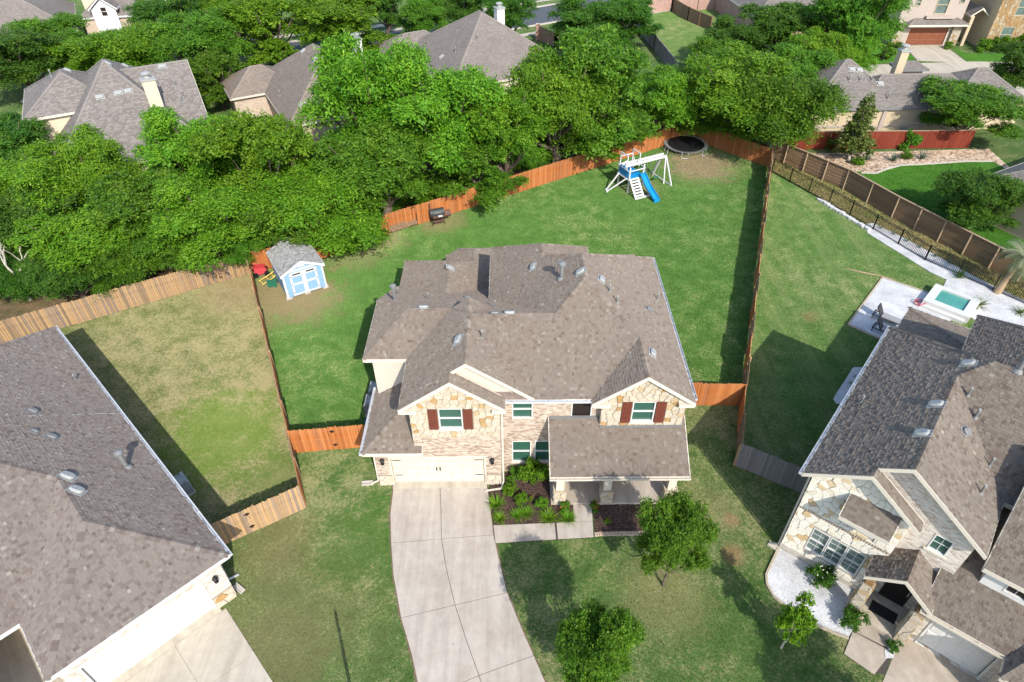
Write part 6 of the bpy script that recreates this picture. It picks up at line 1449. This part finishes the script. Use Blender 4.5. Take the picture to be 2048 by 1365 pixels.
# terrace behind the stone house: white slab, two loungers, spa
slab('white_terrace', [g2(*q) for q in ((1766, 558), (1697, 648), (1790, 690), (1905, 640), (1855, 588))], .05, M['gravel'], kind='structure')
te = MB(); tp_ = [gp(*q, .03) for q in ((1790, 692), (1696, 650), (1765, 556), (1856, 586))]
for a, b in zip(tp_, tp_[1:]): te.bar(a, b, .12, .12)
te.build('terrace_edging', M['stone'], label='stone edging round the white terrace', cat='edging')
def lounger(px, py, label):
    t = thing('sun_lounger', label, 'sun lounger', gp(px, py, .05), R(-42)); mb = MB()
    for y in (-.3, .3): mb.bar((-.9, y, .28), (.95, y, .28), .05); 
    for x in (-.85, .9):
        for y in (-.3, .3): mb.bar((x, y, 0), (x, y, .28), .05)
    mb.bar((-.9, -.3, .28), (-.9, .3, .28), .05); mb.bar((.95, -.3, .28), (.95, .3, .28), .05); mb.build('frame', M['dark_frame'], t)
    mb = MB(); mb.box(-.35, .95, -.29, .29, .3, .38); mb.build('cushion', M['grey_fabric'], t)
    mb = MB(); mb.bar((-.35, 0, .33), (-.75, 0, 1.0), .58, .06, (0, 1, 0)) if False else mb.hexa([(-.35, -.29, .31), (-.35, .29, .31), (-.75, .29, 1.0), (-.75, -.29, 1.0), (-.41, -.29, .28), (-.41, .29, .28), (-.81, .29, .97), (-.81, -.29, .97)]); mb.build('backrest', M['dark_frame'], t)
    for y in (-.3, .3): mb = MB(); mb.bar((-.6, y, .7), (-.9, y, .28), .04); mb.build('strut', M['dark_frame'], t)
lounger(1772, 642, 'dark framed sun lounger in the sun on the white terrace'); lounger(1772, 668, 'dark framed sun lounger beside the house eave on the white terrace')
sp0, sp1, sp2, sp3 = gp(1835, 612), gp(1872, 578), gp(1962, 612), gp(1938, 656)
yaw = math.atan2(sp2.y-sp1.y, sp2.x-sp1.x); sl_ = (sp2-sp1).length; sw_ = 2.7
st_ = thing('spa_pool', 'raised rectangular white tiled spa with green water', 'spa', ((sp0.x+sp2.x)/2, (sp0.y+sp2.y)/2, 0), yaw); hx, hy = sl_/2, sw_/2
mb = MB(); b_ = .55; mb.box(-hx, hx, -hy, -hy+b_, 0, .5); mb.box(-hx, hx, hy-b_*.7, hy, 0, .5); mb.box(-hx, -hx+b_, -hy+b_, hy-b_*.7, 0, .5); mb.box(hx-b_, hx, -hy+b_, hy-b_*.7, 0, .5); mb.box(-hx+b_, hx-b_, -hy+b_, hy-b_*.7, .0, .1); mb.build('basin', M['white_tile'], st_)
mb = MB(); mb.box(-hx+b_, hx-b_, -hy+b_, -hy+b_+.35, .1, .3); mb.box(-hx+b_, -hx+b_+.4, -hy+b_+.35, hy-b_*.7, .1, .3); mb.build('bench', M['green_pl'], st_)
mb = MB(); mb.box(-hx+b_, hx-b_, -hy+b_, hy-b_*.7, .11, .38); mb.build('water', M['water'], st_)
mb = MB(); mb.box(-hx, hx-.2, -hy-.3, -hy-.003, 0, .25); mb.build('step', M['white_tile'], st_)
p = gp(1838, 610); mb = MB(); mb.tube([(.35*math.cos(a*.5), .35*math.sin(a*.5), .05+.012*a) for a in range(26)], .03, 6); mb.build('garden_hose', M['red'], loc=p, label='coiled pink red hose beside the spa', cat='hose')
slab('gravel_pad', [g2(*q) for q in ((1706, 736), (1722, 735), (1735, 745), (1700, 810), (1672, 808), (1666, 798))], .03, M['gravel'], kind='structure')
for px, py in ((1708, 755), (1700, 768)): tuft(px, py, .7, YS, 'dark small plant on the gravel pad under the white stone house eave', 'small_plant', 'plants on the gravel pad', mat='deep')
p = gp(1738, 549); mb = MB(); mb.tube([(-1.6, .5, .03), (-.5, .1, .06), (.5, -.1, .04), (1.7, -.55, .03)], [.03, .06, .05, .02], 6); mb.build('fallen_branch', M['post_tan'], loc=p, rot=(0, 0, R(-8)), label='long thin fallen branch lying on the mown lawn', cat='branch')
Mr = Matrix.Translation(HR.location) @ HR.rotation_euler.to_matrix().to_4x4()
mp = Mr @ Vector((5.25, .1, .132)); mb = MB(); mb.box(-.55, .55, -.3, .3, 0, .015); mb.build('doormat', M['doormat'], loc=mp, rot=(0, 0, HR.rotation_euler.z), label='dark doormat before the black front door', cat='doormat')
# street lamps: one by the cul de sac, one at the street whose shadow lies on the front lawn
def street_lamp(p, h, label, lantern=True):
    t = thing('street_lamp', label, 'street lamp', p); mb = MB(); mb.tube([(0, 0, -.1), (0, 0, .5), (0, 0, h)], [.13, .08, .06], 10); mb.build('pole', M['iron'], t)
    if not lantern: return
    mb = MB(); mb.lathe([(.06, h), (.16, h+.08), (.2, h+.45), (.24, h+.47), (.05, h+.65)], 10); mb.build('lantern', M['iron'], t)
street_lamp(gp(1763, 122), 4.2, 'dark street lamp post beside the cul de sac shrub')
tip = gp(670, 1222); hl = 4.6; off = hl/math.tan(R(SUN_EL))
street_lamp((tip.x+math.sin(R(SUN_AZ))*off, tip.y+math.cos(R(SUN_AZ))*off, 0), hl, 'dark slender post at the street end of the front lawn', False)

# ================================================================== GRASS (uncountable)
def inpoly(P, poly):
    x, y = P[:, 0], P[:, 1]; c = np.zeros(len(P), bool); n = len(poly)
    for i in range(n):
        (ax, ay), (bx, by) = poly[i], poly[(i+1) % n]
        if ay == by: continue
        c ^= ((ay > y) != (by > y)) & (x < (bx-ax)*(y-ay)/(by-ay)+ax)
    return c
def wpoly(h, pts):
    Mw = Matrix.Translation(h.location) @ h.rotation_euler.to_matrix().to_4x4(); return [tuple((Mw @ Vector((x, y, 0))).xy) for x, y in pts]
EXC = [[s_[0] for s_ in ST]+[s_[2] for s_ in ST[::-1]]]
def objpoly(o):
    f = max((p for p in o.data.polygons if abs(p.normal.z) > .9), key=lambda p: (round(p.center.z, 3), p.area)); return [tuple(o.data.vertices[i].co.xy) for i in f.vertices]
for o in list(COL.objects):
    if o.type == 'MESH' and o.get('kind') == 'structure' and o.name.split('.')[0] in ('front_walk', 'mulch_bed', 'neighbour_driveway', 'gravel_bed', 'entry_walk', 'right_driveway', 'gravel_strip', 'white_terrace', 'gravel_pad', 'gravel_corner', 'rock_bed'): EXC.append(objpoly(o))
EXC += [wpoly(HM, [(-7.0, 0), (8.4, 0), (8.4, 12.2), (4.5, 13.5), (-.9, 18), (-4, 18), (-7, 16.5)]), wpoly(HM, [(1.9, -1.4), (8.4, -1.4), (8.4, .5), (1.9, .5)]), wpoly(HL, [(-7, .1), (-.45, .1), (-.45, 22), (-16, 22), (-16, 0)]), wpoly(HR, [(.35, .4), (4, .4), (4, -.8), (9, -3), (16, -3), (16, 16), (3.7, 16), (3.7, 12.3), (.35, 12.3)]), wpoly(sh, [(-.05, -.05), (SW+.05, -.05), (SW+.05, SD), (-.05, SD)]), wpoly(st_, [(-hx, -hy-.4), (hx, -hy-.4), (hx, hy), (-hx, hy)])]
def grass(lawn_obj, label, dens, hgt, wid, seed):
    o = bpy.data.objects[lawn_obj]; poly = [tuple(v.co.xy) for v in o.data.vertices]; r = np.random.default_rng(seed)
    xs = [p[0] for p in poly]; ys = [p[1] for p in poly]; x0, x1, y0, y1 = max(min(xs), -40), min(max(xs), 45), max(min(ys), 9.5), max(ys)
    n = int((x1-x0)*(y1-y0)*dens); P = np.stack([r.uniform(x0, x1, n), r.uniform(y0, y1, n)], 1)
    # keep what the frame can see, thinner far away
    z = P[:, 1]*math.cos(R(CAM_P))+CAM_H*math.sin(R(CAM_P)); k = (np.abs(P[:, 0]/z) < .83) & (r.random(n) < np.clip(34/z, .35, 1)**1.3) & inpoly(P, poly)
    P = P[k]
    for e_ in EXC: P = P[~inpoly(P, e_)]
    n = len(P); z = P[:, 1]*math.cos(R(CAM_P))+CAM_H*math.sin(R(CAM_P)); sc = np.clip(z/34, .85, 2.2)
    a = r.uniform(0, 2*np.pi, n); h = hgt*r.uniform(.5, 1.4, n); w = wid*r.uniform(.7, 1.3, n)*sc; l = r.uniform(0, 1.2, n)*h; b = a+np.pi/2+r.normal(0, .8, n)
    base = np.concatenate([P, np.full((n, 1), -.01)], 1); sd_ = np.stack([np.cos(a)*w/2, np.sin(a)*w/2, np.zeros(n)], 1); tip = base+np.stack([np.cos(b)*l, np.sin(b)*l, h], 1)
    V = np.stack([base-sd_, base+sd_, tip], 1).reshape(-1, 3).astype(np.float32)
    me = bpy.data.meshes.new('grass'); me.vertices.add(3*n); me.vertices.foreach_set('co', V.ravel()); me.loops.add(3*n); me.loops.foreach_set('vertex_index', np.arange(3*n, dtype=np.int32))
    me.polygons.add(n); me.polygons.foreach_set('loop_start', np.arange(0, 3*n, 3, dtype=np.int32)); me.update(calc_edges=True); me.materials.append(o.data.materials[0])
    add('grass', me, None, label=label, cat='grass', kind='stuff'); return n
NG = 0
for a_ in (('backyard_lawn', 'green lawn grass of the fenced back yard', 330, .055, .05, 1), ('left_yard_lawn', 'dry olive grass of the left yard', 300, .055, .045, 2), ('front_lawn', 'front lawn grass on both sides of the driveway', 300, .05, .042, 3), ('right_yard_lawn', 'mown grass of the right yard', 260, .04, .05, 4), ('straw_strip', 'straw coloured grass between the iron and board fences', 260, .12, .05, 5), ('neighbour_lawn', 'lush grass beyond the board fence', 160, .045, .06, 6)): NG += grass(*a_)
print('grass blades', NG)
